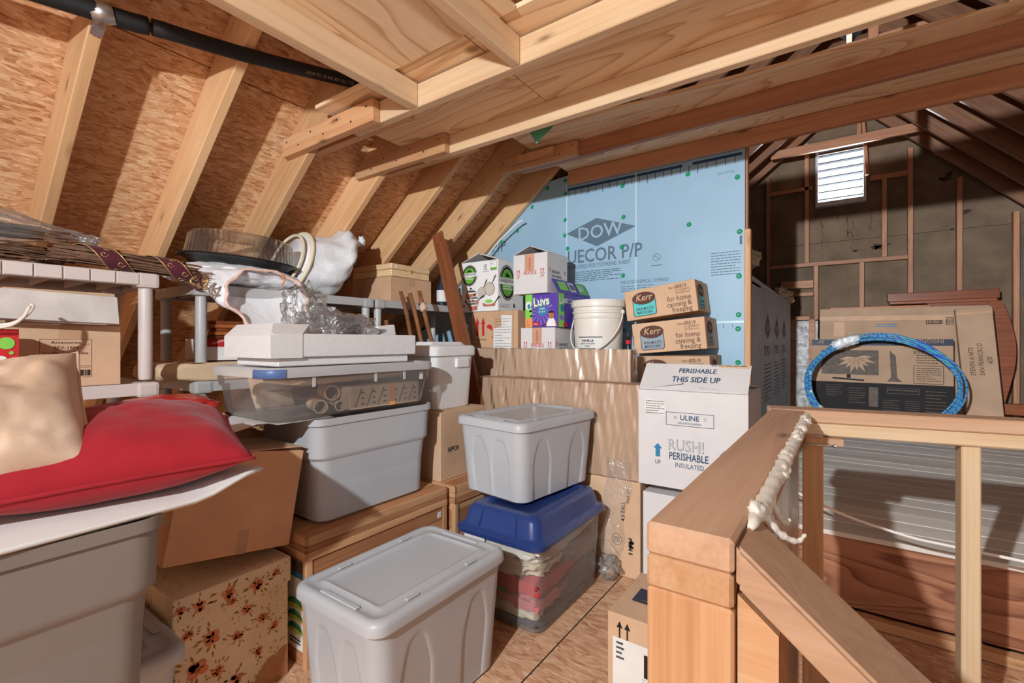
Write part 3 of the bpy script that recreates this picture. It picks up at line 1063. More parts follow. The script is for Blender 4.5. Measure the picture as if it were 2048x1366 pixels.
gstud(-0.732, 0.35, zl(-0.75)); gstud(-0.345, 2.04, zl(-0.35)); gstud(0.556, 0.35, zr(0.58)); gstud(0.925, 0.35, zr(0.95))
gstud(1.312, 0.35, zr(1.34)); gstud(1.72, 0.35, zr(1.74)); gstud(0.347, 2.04, 2.865); gstud(-0.255, 0.35, 2.0); gstud(0.155, 0.35, 2.0)
gstud(-1.10, 0.35, zl(-1.12)); gstud(0.13, 3.32, 3.56); gstud(-1.5, 0.35, zl(-1.52))
gblock(-0.71, 0.535, 2.02); gblock(-0.71, -0.29, 2.885); gblock(0.23, 0.535, 2.885, 0.055); gblock(-0.60, -0.28, 1.80, 0.085); gblock(-0.60, -0.28, 1.688, 0.04)
# stains on the sheathing
st = plain('damp stain', srgb(74, 58, 48), 0.95, 0.1, var=0.25, scale=25)
gf = Frame((0, YG, 0), (1, 0, 0), (0, 0, 1))
rng = random.Random(3)
for x, z0, z1, w in ((-0.20, 2.62, 2.12, 0.010), (-0.06, 2.60, 2.50, 0.016), (0.03, 2.52, 2.30, 0.018), (0.075, 2.46, 2.12, 0.012), (0.235, 2.58, 2.35, 0.016), (0.225, 2.42, 2.28, 0.010), (-0.33, 2.47, 2.40, 0.022)):
    n = 26
    mid = [(x + 0.035 * mnoise.noise(Vector((x * 31, i * 0.23, 0))), z0 + (z1 - z0) * i / n) for i in range(n + 1)]
    wd = [max(0.0008, w * (0.35 + 1.1 * mnoise.noise(Vector((i * 0.5, x * 17, 4))))) for i in range(n + 1)]
    vs = [gf.p(m[0] - q / 2, m[1]) for m, q in zip(mid, wd)] + [gf.p(m[0] + q / 2, m[1]) for m, q in zip(mid, wd)]
    me = bpy.data.meshes.new('stain')
    me.from_pydata([tuple(v) for v in vs], [], [(i, i + 1, n + 2 + i, n + 1 + i) for i in range(n)])
    link('stain', me, wg, None, None, st)
for x, z, r in ((0.83, 2.79, 0.05), (0.86, 2.83, 0.035), (0.99, 2.85, 0.035), (0.32, 2.17, 0.06), (0.28, 2.16, 0.04), (0.98, 2.43, 0.04), (0.10, 2.14, 0.025), (0.88, 2.27, 0.02)):
    pts = [(x + r * (0.7 + 0.8 * mnoise.noise(Vector((math.cos(a) * 2, math.sin(a) * 2, x * 9)))) * math.cos(a) * 1.3, z + r * (0.7 + 0.8 * mnoise.noise(Vector((math.cos(a) * 2, math.sin(a) * 2, 5 + x)))) * math.sin(a) * 0.8) for a in [2 * math.pi * i / 24 for i in range(24)]]
    decal(wg, gf, pts, st, 'stain')
VENTW = plain('weathered white vent wood', srgb(186, 186, 192), 0.7, 0.3, var=0.1, scale=20)
vent = root('window_1', (-0.034, YG - 0.02, 2.98), kind='structure', label='louvred gable vent glowing with daylight')
box2('frame_rail', (-0.228, -0.06, 0.30), (0.228, 0.05, 0.325), VENTW, vent)
box2('frame_rail', (-0.228, -0.06, -0.325), (0.228, 0.05, -0.275), VENTW, vent)
box2('frame_stile', (-0.228, -0.06, -0.275), (-0.205, 0.05, 0.30), VENTW, vent)
box2('frame_stile', (0.205, -0.06, -0.275), (0.228, 0.05, 0.30), VENTW, vent)
for i in range(7):
    box('louvre_slat', (0.41, 0.05, 0.009), BLACKV, vent, (0, 0.02, -0.235 + 0.082 * i), (R(-6), 0, 0), 0.001)

# ---- wall behind the photographer
wr = root('wall_rear', (0, 0, 0), kind='structure', label='plywood wall behind the photographer')
prism_y('plywood_panel', [(-4.9, 0), (3.93, 0), (0.04, 3.98)], YB - 0.03, YB, PLY, wr)

# ================================================================== BUILT-IN RAILING
rail = root('stair_railing', (-0.14, 1.1, 0.0), label='unpainted pine railing of doubled boards around the stair opening', cat='railing')
ro = Vector(rail.location)


def rl(p):
    return tuple(Vector(p) - ro)


CT = 0.943
beam('rail_cap', rl((-0.140, 0.53, CT - 0.0185)), rl((-0.140, 1.645, CT - 0.0185)), 0.093, 0.037, LUMG, rail, bev=0.004)
beam('rail_plate', rl((-0.1405, 0.532, CT - 0.0565)), rl((-0.1405, 1.645, CT - 0.0565)), 0.0925, 0.038, LUM, rail, bev=0.004)
beam('post', rl((-0.1405, 0.553, 0.002)), rl((-0.1405, 0.553, CT - 0.076)), 0.038, 0.0925, LUM, rail, (1, 0, 0))
o = prism_y('post', [(-0.0925 + 0.14, 0.002), (-0.054 + 0.14, 0.002), (-0.054 + 0.14, 0.850), (-0.0925 + 0.14, 0.882)], 0.545 - 1.1, 0.63 - 1.1, LUM, rail)
beam('post', rl((-0.075, 1.645, 0.002)), rl((-0.075, 1.645, CT - 0.076)), 0.05, 0.05, LUM, rail, (0, 1, 0))
beam('post', rl((-0.165, 1.1, 0.002)), rl((-0.165, 1.1, CT - 0.076)), 0.038, 0.04, LUM, rail, (0, 1, 0))
S = 0.83
me_poly = [(-0.0925, 0.893), (1.1, 0.893 - 1.1925 * S), (1.1, 0.936 - 1.1925 * S), (-0.0925, 0.938)]
hr = prism_y('handrail', [(x + 0.14, z) for x, z in me_poly], 0.535 - 1.1, 0.645 - 1.1, LUMG, rail)
bm = bmesh.new()
bm.from_mesh(hr.data)
bmesh.ops.bevel(bm, geom=bm.edges[:], offset=0.004, segments=2, affect='EDGES')
bm.to_mesh(hr.data)
bm.free()
ang = math.atan2(0.081, 0.427)
ux, uy = math.cos(ang), math.sin(ang)
b0 = Vector((-0.19, 1.650, 0)) + Vector((-uy, ux, 0)) * 0.0445
for nm, z, mt in (('rail_cap', CT - 0.019, LUMG), ('rail_plate', CT - 0.057, JOI)):
    a = b0 + Vector((0, 0, z))
    b = a + Vector((ux, uy, 0)) * 2.1
    beam(nm, rl(a), rl(b), 0.089, 0.037, mt, rail, bev=0.004)
beam('post', rl((0.280, 1.790, 0.002)), rl((0.280, 1.790, CT - 0.076)), 0.040, 0.085, JOI, rail, (0, 1, 0))
beam('post', rl((1.20, 1.965, 0.002)), rl((1.20, 1.965, CT - 0.076)), 0.040, 0.085, JOI, rail, (0, 1, 0))
beam('bottom_plate', rl((-0.02, 1.72, 0.019)), rl((1.9, 2.08, 0.019)), 0.089, 0.034, LUM, rail)
box2('side_panel', rl((-0.119, 0.575, 0.03)), rl((-0.113, 1.615, CT - 0.076)), CARDK, rail, 0)
# plastic sheet hung over the panel
rings = []
for i in range(25):
    yy = 0.60 + 1.0 * i / 24
    off = -0.107 + 0.006 * math.sin(i * 1.3) + 0.004 * math.sin(i * 2.9)
    rings.append([rl((off, yy, z)) for z in (0.05, 0.3, 0.6, CT - 0.08)])
loft('plastic_sheet', rings, WRAP, rail, False, False, True, closed=False)
box2('hinge_block', rl((-0.052, 1.66, CT - 0.099)), rl((0.0, 1.70, CT - 0.078)), LUMG, rail)
tube('bolt', [rl((-0.10, 1.57, 0.857)), rl((-0.035, 1.595, 0.856)), rl((-0.022, 1.60, 0.856))], 0.0028, SILVER, rail, 8)
lathe('bolt_head', [(0.0005, 0), (0.006, 0), (0.006, 0.004), (0.0005, 0.004)], SILVER, rail, rl((-0.022, 1.60, 0.856)), (0, R(90), 0), 12)
# bead of sprayed foam along the cap
pts, rad = [], []
for i in range(70):
    t = i / 69
    yy = 0.60 + 1.03 * t
    pts.append(rl((-0.088 + 0.003 * mnoise.noise(Vector((i * 0.7, 0, 0))), yy, CT - 0.008 + 0.003 * mnoise.noise(Vector((0, i * 0.5, 3))))))
    rad.append(0.0105 + 0.005 * mnoise.noise(Vector((i * 0.9, 2, 0))) + 0.0015 * math.sin(i * 2.1))
    rad[-1] *= min(1.0, 0.35 + 0.2 * min(i, 69 - i))
tube('foam_bead', pts, 0.01, WOOL, rail, 10, radii=rad)
for k in range(26):
    yy = rng.uniform(0.61, 1.6)
    blob_s = rng.uniform(0.005, 0.011)
    bm = bmesh.new()
    bmesh.ops.create_icosphere(bm, subdivisions=3, radius=blob_s)
    for v in bm.verts:
        v.co *= 1 + 0.5 * mnoise.noise(v.co * 180 + Vector((k, 0, 0)))
        v.co.y *= 1.8
    me = bpy.data.meshes.new('foam_lump')
    bm.to_mesh(me)
    bm.free()
    me.polygons.foreach_set('use_smooth', [True] * len(me.polygons))
    link('foam_lump', me, rail, rl((-0.088 + rng.uniform(-.007, .009), yy, CT - 0.006 + rng.uniform(-.006, .004))), None, WOOL)
for yy, dx, dz, dy in ((0.665, 0.045, -0.035, 0.03), (0.70, 0.018, -0.05, -0.01), (0.74, 0.024, -0.035, 0.01)):
    c = [(-0.085, yy, CT - 0.010), (-0.085 + dx * 0.4, yy + dy * 0.3, CT - 0.012 + dz * 0.6), (-0.085 + dx * 0.8, yy + dy * 0.8, CT - 0.010 + dz), (-0.085 + dx, yy + dy * 1.3, CT - 0.004 + dz)]
    q = spline(c, 5)
    tube('foam_strand', [rl(p_) for p_ in q], 0.005, WOOL, rail, 7, radii=[(0.0065 + 0.002 * math.sin(i * 2.3)) * (1 - 0.75 * i / len(q)) for i in range(len(q))])

cable = tube('cable', spline([(-0.42, 2.26, 0.645), (-0.062, 2.15, 0.522), (0.162, 2.15, 0.468), (0.302, 2.15, 0.458), (0.52, 2.15, 0.450), (1.1, 2.2, 0.40), (1.6, 2.32, 0.364)], 8), 0.0055, CABLE, None, 8)
tag(cable, 'white cable sagging across the edge of the plank platform', 'cable')

# black insulated pipe strapped under the rafters
pp = [(-2.03, -0.70, 0.895 + H), (-1.945, -0.10, 0.962 + H), (-1.862, 0.45, 1.010 + H), (-1.80, 0.86, 1.060 + H), (-1.732, 1.29, 1.130 + H), (-1.68, 1.62, 1.19 + H)]
pipe = root('insulated_pipe', (-1.862, 0.45, 1.03 + H), label='black foam insulated pipe strapped under the sloping rafters', cat='pipe')
po = Vector(pipe.location)
tube('pipe_sleeve', [Vector(p) - po for p in spline(pp[:3] + [(-1.845, 0.56, 1.024 + H)], 6)], 0.0275, RUBBER, pipe, 16)
tube('pipe_sleeve', [Vector(p) - po for p in spline([(-1.842, 0.57, 1.026 + H)] + pp[3:], 6)], 0.0255, RUBBER, pipe, 16)
tube('bare_pipe', [Vector(p) - po for p in spline(pp, 6)], 0.014, BLACKP, pipe, 10)
tube('strap', [Vector((-1.872, 0.424, 1.004 + H)) - po, Vector((-1.862, 0.45, 1.010 + H)) - po, Vector((-1.853, 0.475, 1.016 + H)) - po], 0.0305, SILVER, pipe, 18)
o = beam('strap_tail', Vector((-1.875, 0.451, 1.005 + H)) - po, Vector((-1.935, 0.451, 0.968 + H)) - po, 0.032, 0.002, SILVER, pipe, nl)
pf_u = (Vector(pp[4]) - Vector(pp[3])).normalized()
pf_n = Vector((0.55, -0.62, -0.56))
pf_n = (pf_n - pf_u * pf_n.dot(pf_u)).normalized()
pf_v = pf_n.cross(pf_u)
pf = Frame(Vector(pp[3]) - po + pf_n * 0.0262, pf_u, pf_v)
SILK = plain('pale pipe print', srgb(176, 160, 140), 0.6, 0.2, var=0.02)
txt(pipe, pf, 'KLS 770 USA 3/4 ID 1/2 AGW', 0.40, 0.004, 0.018, SILK, deg=180, cx=0.9)

cord = tube('cord', spline([(-1.885, 2.80, 2.021), (-1.933, 2.80, 2.006), (-2.092, 2.80, 1.906), (-2.21, 2.80, 1.807), (-2.274, 2.79, 1.775)], 6), 0.006, CABLE, None, 8)
tag(cord, 'white cord hanging from the last rafter above the cookware carton', 'cord')
# ================================================================== BUILDERS FOR REPEATED THINGS


def smooth01(t):
    t = max(0.0, min(1.0, t))
    return t * t * (3 - 2 * t)


def tote(name, label, base, rotz, sx, sy, h, mat, lid='flat', lidmat=None, style='flute', taper=0.86, group=None, rad=0.05, cat='storage bin', bodymat=None):
    rt = root(name, base, R(rotz), label, cat, group)
    lidmat = lidmat or mat
    bodymat = bodymat or mat
    lh = 0.03 if lid == 'flat' else 0.085 if lid == 'dome' else 0.0
    hb = h - lh * (0.55 if lid == 'flat' else 1.0)

    def groove(side, s, z):
        if style != 'flute':
            return 0.0
        t = z / hb
        if t > 0.82:
            return 0.0
        long_ = (side in (0, 2)) == (sy > sx)
        d = 0.0
        cs = (0.2, 0.8) if long_ else (0.28, 0.72)
        for c in cs:
            w = 0.15 if long_ else 0.2
            arch = w * (1 - 0.45 * smooth01((t - 0.45) / 0.37))
            d = max(d, smooth01((arch - abs(s - c)) / 0.09))
        return 0.024 * d * smooth01((0.82 - t) / 0.16)

    NS = 44
    rings = [ring(sx * taper - 0.03, sy * taper - 0.03, rad * 0.8, 0.0, 6, NS), ring(sx * taper - 0.006, sy * taper - 0.006, rad * 0.9, 0.010, 6, NS)]
    zs = [0.03, 0.08, 0.15, 0.25, 0.36, 0.44, 0.48, 0.52, 0.55, 0.58, 0.605, 0.63, 0.655, 0.68, 0.70, 0.72, 0.74, 0.76, 0.78, 0.80, 0.83, 0.88]
    for t in zs:
        k = taper + (0.955 - taper) * t
        if style == 'step':
            k = (taper + 0.05 * t) + (0.055 * smooth01((t - 0.58) / 0.05))
        rings.append(ring(sx * k, sy * k, rad, hb * t, 6, NS, groove))
    k = 0.955
    rings += [ring(sx * k, sy * k, rad, hb * 0.93, 6, NS), ring(sx * 0.985, sy * 0.985, rad, hb * 0.935, 6, NS), ring(sx * 0.985, sy * 0.985, rad, hb, 6, NS)]
    inner = 0.965
    if bodymat is not MILKY:
        rings += [ring(sx * inner, sy * inner, rad, hb, 6, NS), ring(sx * (inner - 0.03), sy * (inner - 0.03), rad, hb * 0.9, 6, NS), ring(sx * taper * 0.97, sy * taper * 0.97, rad, 0.008, 6, NS)]
    autosmooth(loft('body', rings, bodymat, rt, True, bodymat is not MILKY), 38)
    if lid == 'flat':
        z = h
        def L(i, zz, r=rad):
            return ring(sx - 2 * i, sy - 2 * i, max(0.012, r - i * 0.6), zz, 6, 10)
        rr_ = [L(0.006, z - 0.040), L(0.0, z - 0.038), L(0.0, z - 0.016), L(0.004, z - 0.006), L(0.014, z), L(0.026, z), L(0.032, z - 0.004), L(0.055, z - 0.005), L(0.062, z - 0.001), L(0.070, z + 0.002), L(0.080, z - 0.004), L(0.088, z - 0.005)]
        ld = autosmooth(loft('lid', rr_, lidmat, rt, False, True), 50)
        for sgn in (-1, 1):
            for q in (-0.22, 0.22):
                if sy > sx:
                    box('latch_rib', (0.014, 0.05, 0.007), lidmat, ld, (sgn * (sx / 2 - 0.042), q * sy, z - 0.001), bev=0.003)
                else:
                    box('latch_rib', (0.05, 0.014, 0.007), lidmat, ld, (q * sx, sgn * (sy / 2 - 0.042), z - 0.001), bev=0.003)
            if sy > sx:
                box('end_latch', (sx * 0.42, 0.02, 0.008), lidmat, ld, (0, sgn * (sy / 2 - 0.034), z - 0.001), bev=0.004)
            else:
                box('end_latch', (0.02, sy * 0.42, 0.008), lidmat, ld, (sgn * (sx / 2 - 0.034), 0, z - 0.001), bev=0.004)
    elif lid == 'dome':
        def L(i, zz, r=rad):
            return ring(sx - 2 * i, sy - 2 * i, max(0.02, r - i * 0.3), zz, 7, 12)
        z0 = h - lh
        rr_ = [L(0.012, z0 - 0.025), L(-0.006, z0 - 0.025), L(-0.008, z0 - 0.008), L(0.002, z0), L(0.010, z0 + 0.003), L(0.020, z0 + 0.012), L(0.034, z0 + 0.066), L(0.044, z0 + 0.080), L(0.062, z0 + 0.085), L(0.09, z0 + 0.085), L(0.10, z0 + 0.078)]
        ld = autosmooth(loft('lid', rr_, lidmat, rt, False, True), 50)
        for sx_, sy_ in ((-1, -1), (1, -1), (-1, 1), (1, 1)):
            beam('lid_rib', (sx_ * sx * 0.22, sy_ * (sy / 2 - 0.014), z0 + 0.008), (sx_ * sx * 0.20, sy_ * (sy / 2 - 0.033), z0 + 0.075), 0.006, 0.008, lidmat, ld, (0, sy_, 0), 0.002)
    return rt


def openbox(name, sx, sy, sz, t, mat, parent, inmat=None):
    o, i = (sx / 2, sy / 2), (sx / 2 - t, sy / 2 - t)
    vs = []
    for (a, b), z0 in ((o, 0), (o, sz), (i, sz), (i, t)):
        vs += [(-a, -b, z0), (a, -b, z0), (a, b, z0), (-a, b, z0)]
    fs = [(3, 2, 1, 0)]
    for L in range(3):
        fs += [(L * 4 + k, L * 4 + (k + 1) % 4, L * 4 + 4 + (k + 1) % 4, L * 4 + 4 + k) for k in range(4)]
    fs.append((12, 13, 14, 15))
    ob = mesh(name, vs, fs, mat, parent)
    if inmat:
        ob.data.materials.append(inmat)
        for p in ob.data.polygons:
            if p.index >= 9:
                p.material_index = 1
    return ob


def carton(name, label, base, rot, size, mat, flaps=None, fl=None, group=None, cat='box', inmat=None, tape=None, tapemat=None):
    """cardboard box standing on base; flaps = {side: opening angle}, 0 is shut, 90 upright"""
    sx, sy, sz = size
    rt = root(name, base, (R(rot[0]), R(rot[1]), R(rot[2])) if isinstance(rot, tuple) else R(rot), label, cat, group)
    t = 0.004
    if flaps:
        openbox('body', sx, sy, sz, t, mat, rt, inmat or CARDIN)
        for side, a in flaps.items():
            f = fl if fl else (sy if side in ('front', 'back') else sx) / 2
            if isinstance(a, tuple):
                a, f = a
            ca, sa = math.cos(R(a)), math.sin(R(a))
            if side in ('front', 'back'):
                s = 1 if side == 'front' else -1
                hy = -s * sy / 2
                d = Vector((0, s * ca, sa))
                o = link('flap', boxmesh((sx - 0.002, f, t), 0.0008, mat), rt)
                orient(o, Vector((0, hy, sz + 0.002)) + d * f / 2, (1, 0, 0), d, Vector((1, 0, 0)).cross(d))
            else:
                s = 1 if side == 'left' else -1
                hx = -s * sx / 2
                d = Vector((s * ca, 0, sa))
                o = link('flap', boxmesh((f, sy - 0.002, t), 0.0008, mat), rt)
                orient(o, Vector((hx, 0, sz + 0.002)) + d * f / 2, d, (0, 1, 0), d.cross(Vector((0, 1, 0))))
    else:
        box('body', (sx, sy, sz), mat, rt, (0, 0, sz / 2), bev=0.002)
        tm = tapemat or TAPE
        if tape != 'none':                                           # shut along the middle
            if tape == 'y':
                box('tape', (0.05, sy + 0.003, 0.001), tm, rt, (0, 0, sz + 0.0008), bev=0)
                box('tape', (0.05, 0.001, 0.05), tm, rt, (0, -sy / 2 - 0.0012, sz - 0.025), bev=0)
            else:
                box('tape', (sx + 0.003, 0.05, 0.001), tm, rt, (0, 0, sz + 0.0008), bev=0)
                box('tape', (0.001, 0.05, 0.05), tm, rt, (sx / 2 + 0.0012, 0, sz - 0.025), bev=0)
    return rt


def blob(name, size, mat, parent=None, loc=None, rot=None, amp=0.2, freq=2.0, seed=0, sub=4, fn=None):
    bm = bmesh.new()
    bmesh.ops.create_icosphere(bm, subdivisions=sub, radius=1.0)
    off = Vector((seed * 7.3, seed * 3.1, seed * 1.7))
    for v in bm.verts:
        n = v.co.normalized()
        d = 1 + amp * mnoise.fractal(n * freq + off, 1.0, 2.0, 4)
        c = Vector((n.x * size[0], n.y * size[1], n.z * size[2])) * d
        v.co = fn(c) if fn else c
    me = bpy.data.meshes.new(name)
    bm.to_mesh(me)
    bm.free()
    me.polygons.foreach_set('use_smooth', [True] * len(me.polygons))
    return link(name, me, parent, loc, rot, mat)


def pillow(name, label, loc, rot, sx, sy, h, mat, seed=0, piping=None, cat='cushion', wr=0.012):
    rt = root(name, loc, tuple(R(a) for a in rot), label, cat)
    n = 34
    top, bot = [], []
    for j in range(n + 1):
        for i in range(n + 1):
            u, v = 2 * i / n - 1, 2 * j / n - 1
            edge = max(0.0, (1 - abs(u) ** 2.1) * (1 - abs(v) ** 2.1))
            pin = 1 - 0.055 * (1 - abs(v) ** 2) * (abs(u) ** 4)
            pin2 = 1 - 0.055 * (1 - abs(u) ** 2) * (abs(v) ** 4)
            x, y = u * sx / 2 * pin, v * sy / 2 * pin2
            z = h / 2 * edge ** 0.52
            w = wr * mnoise.fractal(Vector((u * 2.2 + seed, v * 2.2, seed * 1.7)), 1.0, 2.0, 4) * min(1, edge * 3)
            top.append((x, y, z + w))
            bot.append((x, y, -z * 0.75 + w * 0.3))
    vs = top + bot
    N = (n + 1) * (n + 1)
    fs = []
    for j in range(n):
        for i in range(n):
            a = j * (n + 1) + i
            fs.append((a, a + 1, a + n + 2, a + n + 1))
            fs.append((N + a, N + a + n + 1, N + a + n + 2, N + a + 1))
    me = bpy.data.meshes.new('cover')
    me.from_pydata(vs, [], fs)
    bm = bmesh.new()
    bm.from_mesh(me)
    bmesh.ops.remove_doubles(bm, verts=bm.verts, dist=0.0004)
    bmesh.ops.recalc_face_normals(bm, faces=bm.faces)
    bm.to_mesh(me)
    bm.free()
    me.polygons.foreach_set('use_smooth', [True] * len(me.polygons))
    link('cover', me, rt, None, None, mat)
    if piping:
        pts = []
        for k in range(120):
            t = 4 * k / 120
            s, q = int(t), 2 * (t - int(t)) - 1
            u, v = ((q, -1), (1, q), (-q, 1), (-1, -q))[s]
            x = u * sx / 2 * (1 - 0.055 * (1 - v * v) * abs(u) ** 4)
            y = v * sy / 2 * (1 - 0.055 * (1 - u * u) * abs(v) ** 4)
            pts.append((x, y, 0))
        tube('piping', pts, 0.004, piping, rt, 6, closed=True)
    return rt


def shelf_unit(label, y0, y1, xf, xb, tops, mat, segs, mat2=None):
    cx, cy = (xf + xb) / 2, (y0 + y1) / 2
    rt = root('shelving_unit', (cx, cy, 0), 0, label, 'shelf', 'plastic shelving units under the roof slope')
    sx, sy = xf - xb, y1 - y0
    th = 0.045
    for k, z in enumerate(tops):
        sh = box('shelf', (sx - 0.02, sy - 0.02, 0.012), mat, rt, (0, 0, z - 0.008), bev=0.003)
        box('rim', (0.012, sy - 0.10, th), mat, sh, (sx / 2 - 0.008, 0, -0.014), bev=0.002)
        box('rim', (0.012, sy - 0.10, th), mat, sh, (-sx / 2 + 0.008, 0, -0.014), bev=0.002)
        for s in (-1, 1):
            box('rim', (sx - 0.10, 0.012, th), mat, sh, (0, s * (sy / 2 - 0.008), -0.014), bev=0.002)
        if segs and k == len(tops) - 1:
            n = segs
            w = (sy - 0.12) / n
            for i in range(n):
                box('rim_panel', (0.006, w - 0.003, th - 0.004), mat2 or mat, sh, (sx / 2 + 0.001, -sy / 2 + 0.06 + w * (i + 0.5), -0.014), bev=0.002)
        for q in range(9):
            box('rib', (sx - 0.03, 0.006, 0.025), mat, sh, (0, -sy / 2 + 0.08 + q * (sy - 0.16) / 8, -0.018), bev=0)
        for a in (-1, 1):
            for b in (-1, 1):
                box('corner_block', (0.07, 0.07, 0.055), mat, sh, (a * (sx / 2 - 0.033), b * (sy / 2 - 0.033), -0.016), bev=0.012)
    zz = [0.0] + list(tops)
    for a in (-1, 1):
        for b in (-1, 1):
            for k in range(len(zz) - 1):
                z0, z1 = zz[k] + (0.012 if k else 0), zz[k + 1] - 0.05
                lathe('post', [(0.0195, z0), (0.022, z0 + 0.01), (0.022, z1 - 0.01), (0.0205, z1)], mat, rt, (a * (sx / 2 - 0.033), b * (sy / 2 - 0.033), 0), None, 20)
    return rt


# ================================================================== SHELVING AND WHAT STANDS ON IT
shelf_unit('warm grey plastic shelving unit holding the twig swag and gift bag', -0.27, 0.665, -2.075, -2.51, (0.20, 0.60, 0.998, 1.397), GREYW, 12)
shelf_unit('grey plastic shelving unit holding the clear cake dome', 0.845, 1.765, -2.235, -2.69, (0.16, 0.56, 0.978, 1.397), GREYS, 0)
shelf_unit('grey plastic shelving unit holding the pale wooden case, next to leaning dark boards', 1.785, 2.70, -2.235, -2.69, (0.16, 0.56, 0.978, 1.397), GREYS, 0)

# box with printed label and raised flaps
bx = carton('carton', 'open brown carton with printed accessories label on warm grey shelf', (-2.255, 0.415, 1.000), 0, (0.32, 0.28, 0.205), CARD2, {'right': (62, 0.13), 'back': (60, 0.10), 'left': (70, 0.13)})
f = faces(0.32, 0.28, 0.205)['right']
outline(bx, f, 0.075, 0.068, 0.203, 0.158, 0.0012, INKB)
for s, v in (('Accessories', 0.142), ('BEX-1604', 0.125), ('Souffle Swirl Sides', 0.107), ('16oz', 0.09), ('Shell', 0.074)):
    txt(bx, f, s, 0.138, v, 0.0145, INKB, 'CENTER', cx=1.05)
outline(bx, f, 0.075, 0.03, 0.203, 0.064, 0.0012, INKB)
barcode(bx, f, 0.165, 0.035, 0.198, 0.055)
txt(bx, f, 'AS-1', 0.18, 0.138, 0.008, INKB)
rectd(bx, f, 0.12, 0.16, 0.18, 0.203, TAPE, 'tape')
# white boards laid over the flaps
b = box('poster_board', (0.008, 0.60, 0.10), PAPERG, None, (-2.045, 0.235, 1.265), (R(-2), R(-22), 0), 0.001)
tag(b, 'wide whitish poster board propped in front of the open brown carton', 'board')
b = box('poster_board', (0.006, 0.56, 0.09), PAPERG, None, (-2.075, 0.225, 1.245), (R(-3), R(-50), 0), 0.001)
tag(b, 'lower whitish poster board tucked under the wide one above red gift bag', 'board')

# gift bag
gbag = root('gift_bag', (-1.975, 0.13, 1.000), 0, 'red gift bag with green and white dots and white cord handle', 'gift bag')
REDP = plain('red gloss paper', srgb(206, 44, 50), 0.35, 0.4, var=0.03)
vs = []
for z, w, d in ((0, 0.30, 0.085), (0.185, 0.30, 0.10)):
    vs += [(-d / 2, -w / 2, z), (d / 2, -w / 2, z), (d / 2, w / 2, z), (-d / 2, w / 2, z)]
o = mesh('body', vs, [(3, 2, 1, 0), (0, 1, 5, 4), (1, 2, 6, 5), (2, 3, 7, 6), (3, 0, 4, 7)], REDP, gbag)
gfr = Frame((0.0435, -0.15, 0), (0, 1, 0), (0.04, 0, 1))
for u, v, r, m in ((0.275, 0.145, 0.017, LIME), (0.285, 0.118, 0.005, LIME), (0.265, 0.098, 0.012, WHITEG), (0.275, 0.05, 0.017, LIME), (0.22, 0.12, 0.012, WHITEG), (0.2, 0.05, 0.016, LIME), (0.14, 0.14, 0.015, WHITEG), (0.12, 0.08, 0.012, LIME), (0.06, 0.12, 0.014, LIME), (0.24, 0.02, 0.008, WHITEG)):
    disc(gbag, gfr, u, v, r, r, m, 'dot', 2)
tube('handle', spline([(0.045, 0.06, 0.175), (0.065, 0.075, 0.19), (0.085, 0.13, 0.20), (0.085, 0.16, 0.225), (0.07, 0.175, 0.25), (0.05, 0.175, 0.258)], 8), 0.0045, CABLE, gbag, 8)
tube('handle', spline([(0.045, -0.05, 0.175), (0.07, 0.04, 0.185), (0.092, 0.115, 0.19), (0.092, 0.15, 0.215), (0.075, 0.168, 0.25)], 8), 0.0045, CABLE, gbag, 8)

# bundles of vine twigs


def twigs(name, parent, p0, p1, r, n, seed, mat=None, tw=0.0022):
    rng = random.Random(seed)
    p0, p1 = Vector(p0), Vector(p1)
    ax = (p1 - p0)
    L = ax.length
    ax.normalize()
    u = ax.orthogonal().normalized()
    w = ax.cross(u)
    vs, fs = [], []
    for k in range(n):
        a, q = rng.uniform(0, 6.28), r * math.sqrt(rng.random())
        a2, q2 = a + rng.uniform(-.5, .5), r * math.sqrt(rng.random()) * rng.uniform(0.8, 1.15)
        s0, s1 = rng.uniform(-0.06, 0.15) * L, L * rng.uniform(0.85, 1.06)
        A = p0 + ax * s0 + (u * math.cos(a) + w * math.sin(a)) * q
        B = p0 + ax * s1 + (u * math.cos(a2) + w * math.sin(a2)) * q2
        M = (A + B) / 2 + (u * rng.uniform(-1, 1) + w * rng.uniform(-1, 1)) * r * 0.35
        t = tw * rng.uniform(0.7, 1.5)
        b = len(vs)
        for P in (A, M, B):
            for c in range(4):
                vs.append(P + (u * math.cos(c * 1.571) + w * math.sin(c * 1.571)) * t)
        for s in range(2):
            for c in range(4):
                fs.append((b + s * 4 + c, b + s * 4 + (c + 1) % 4, b + s * 4 + 4 + (c + 1) % 4, b + s * 4 + 4 + c))
    o = mesh(name, vs, fs, mat or TWIG, parent)
    o['kind'] = 'stuff'
    return o


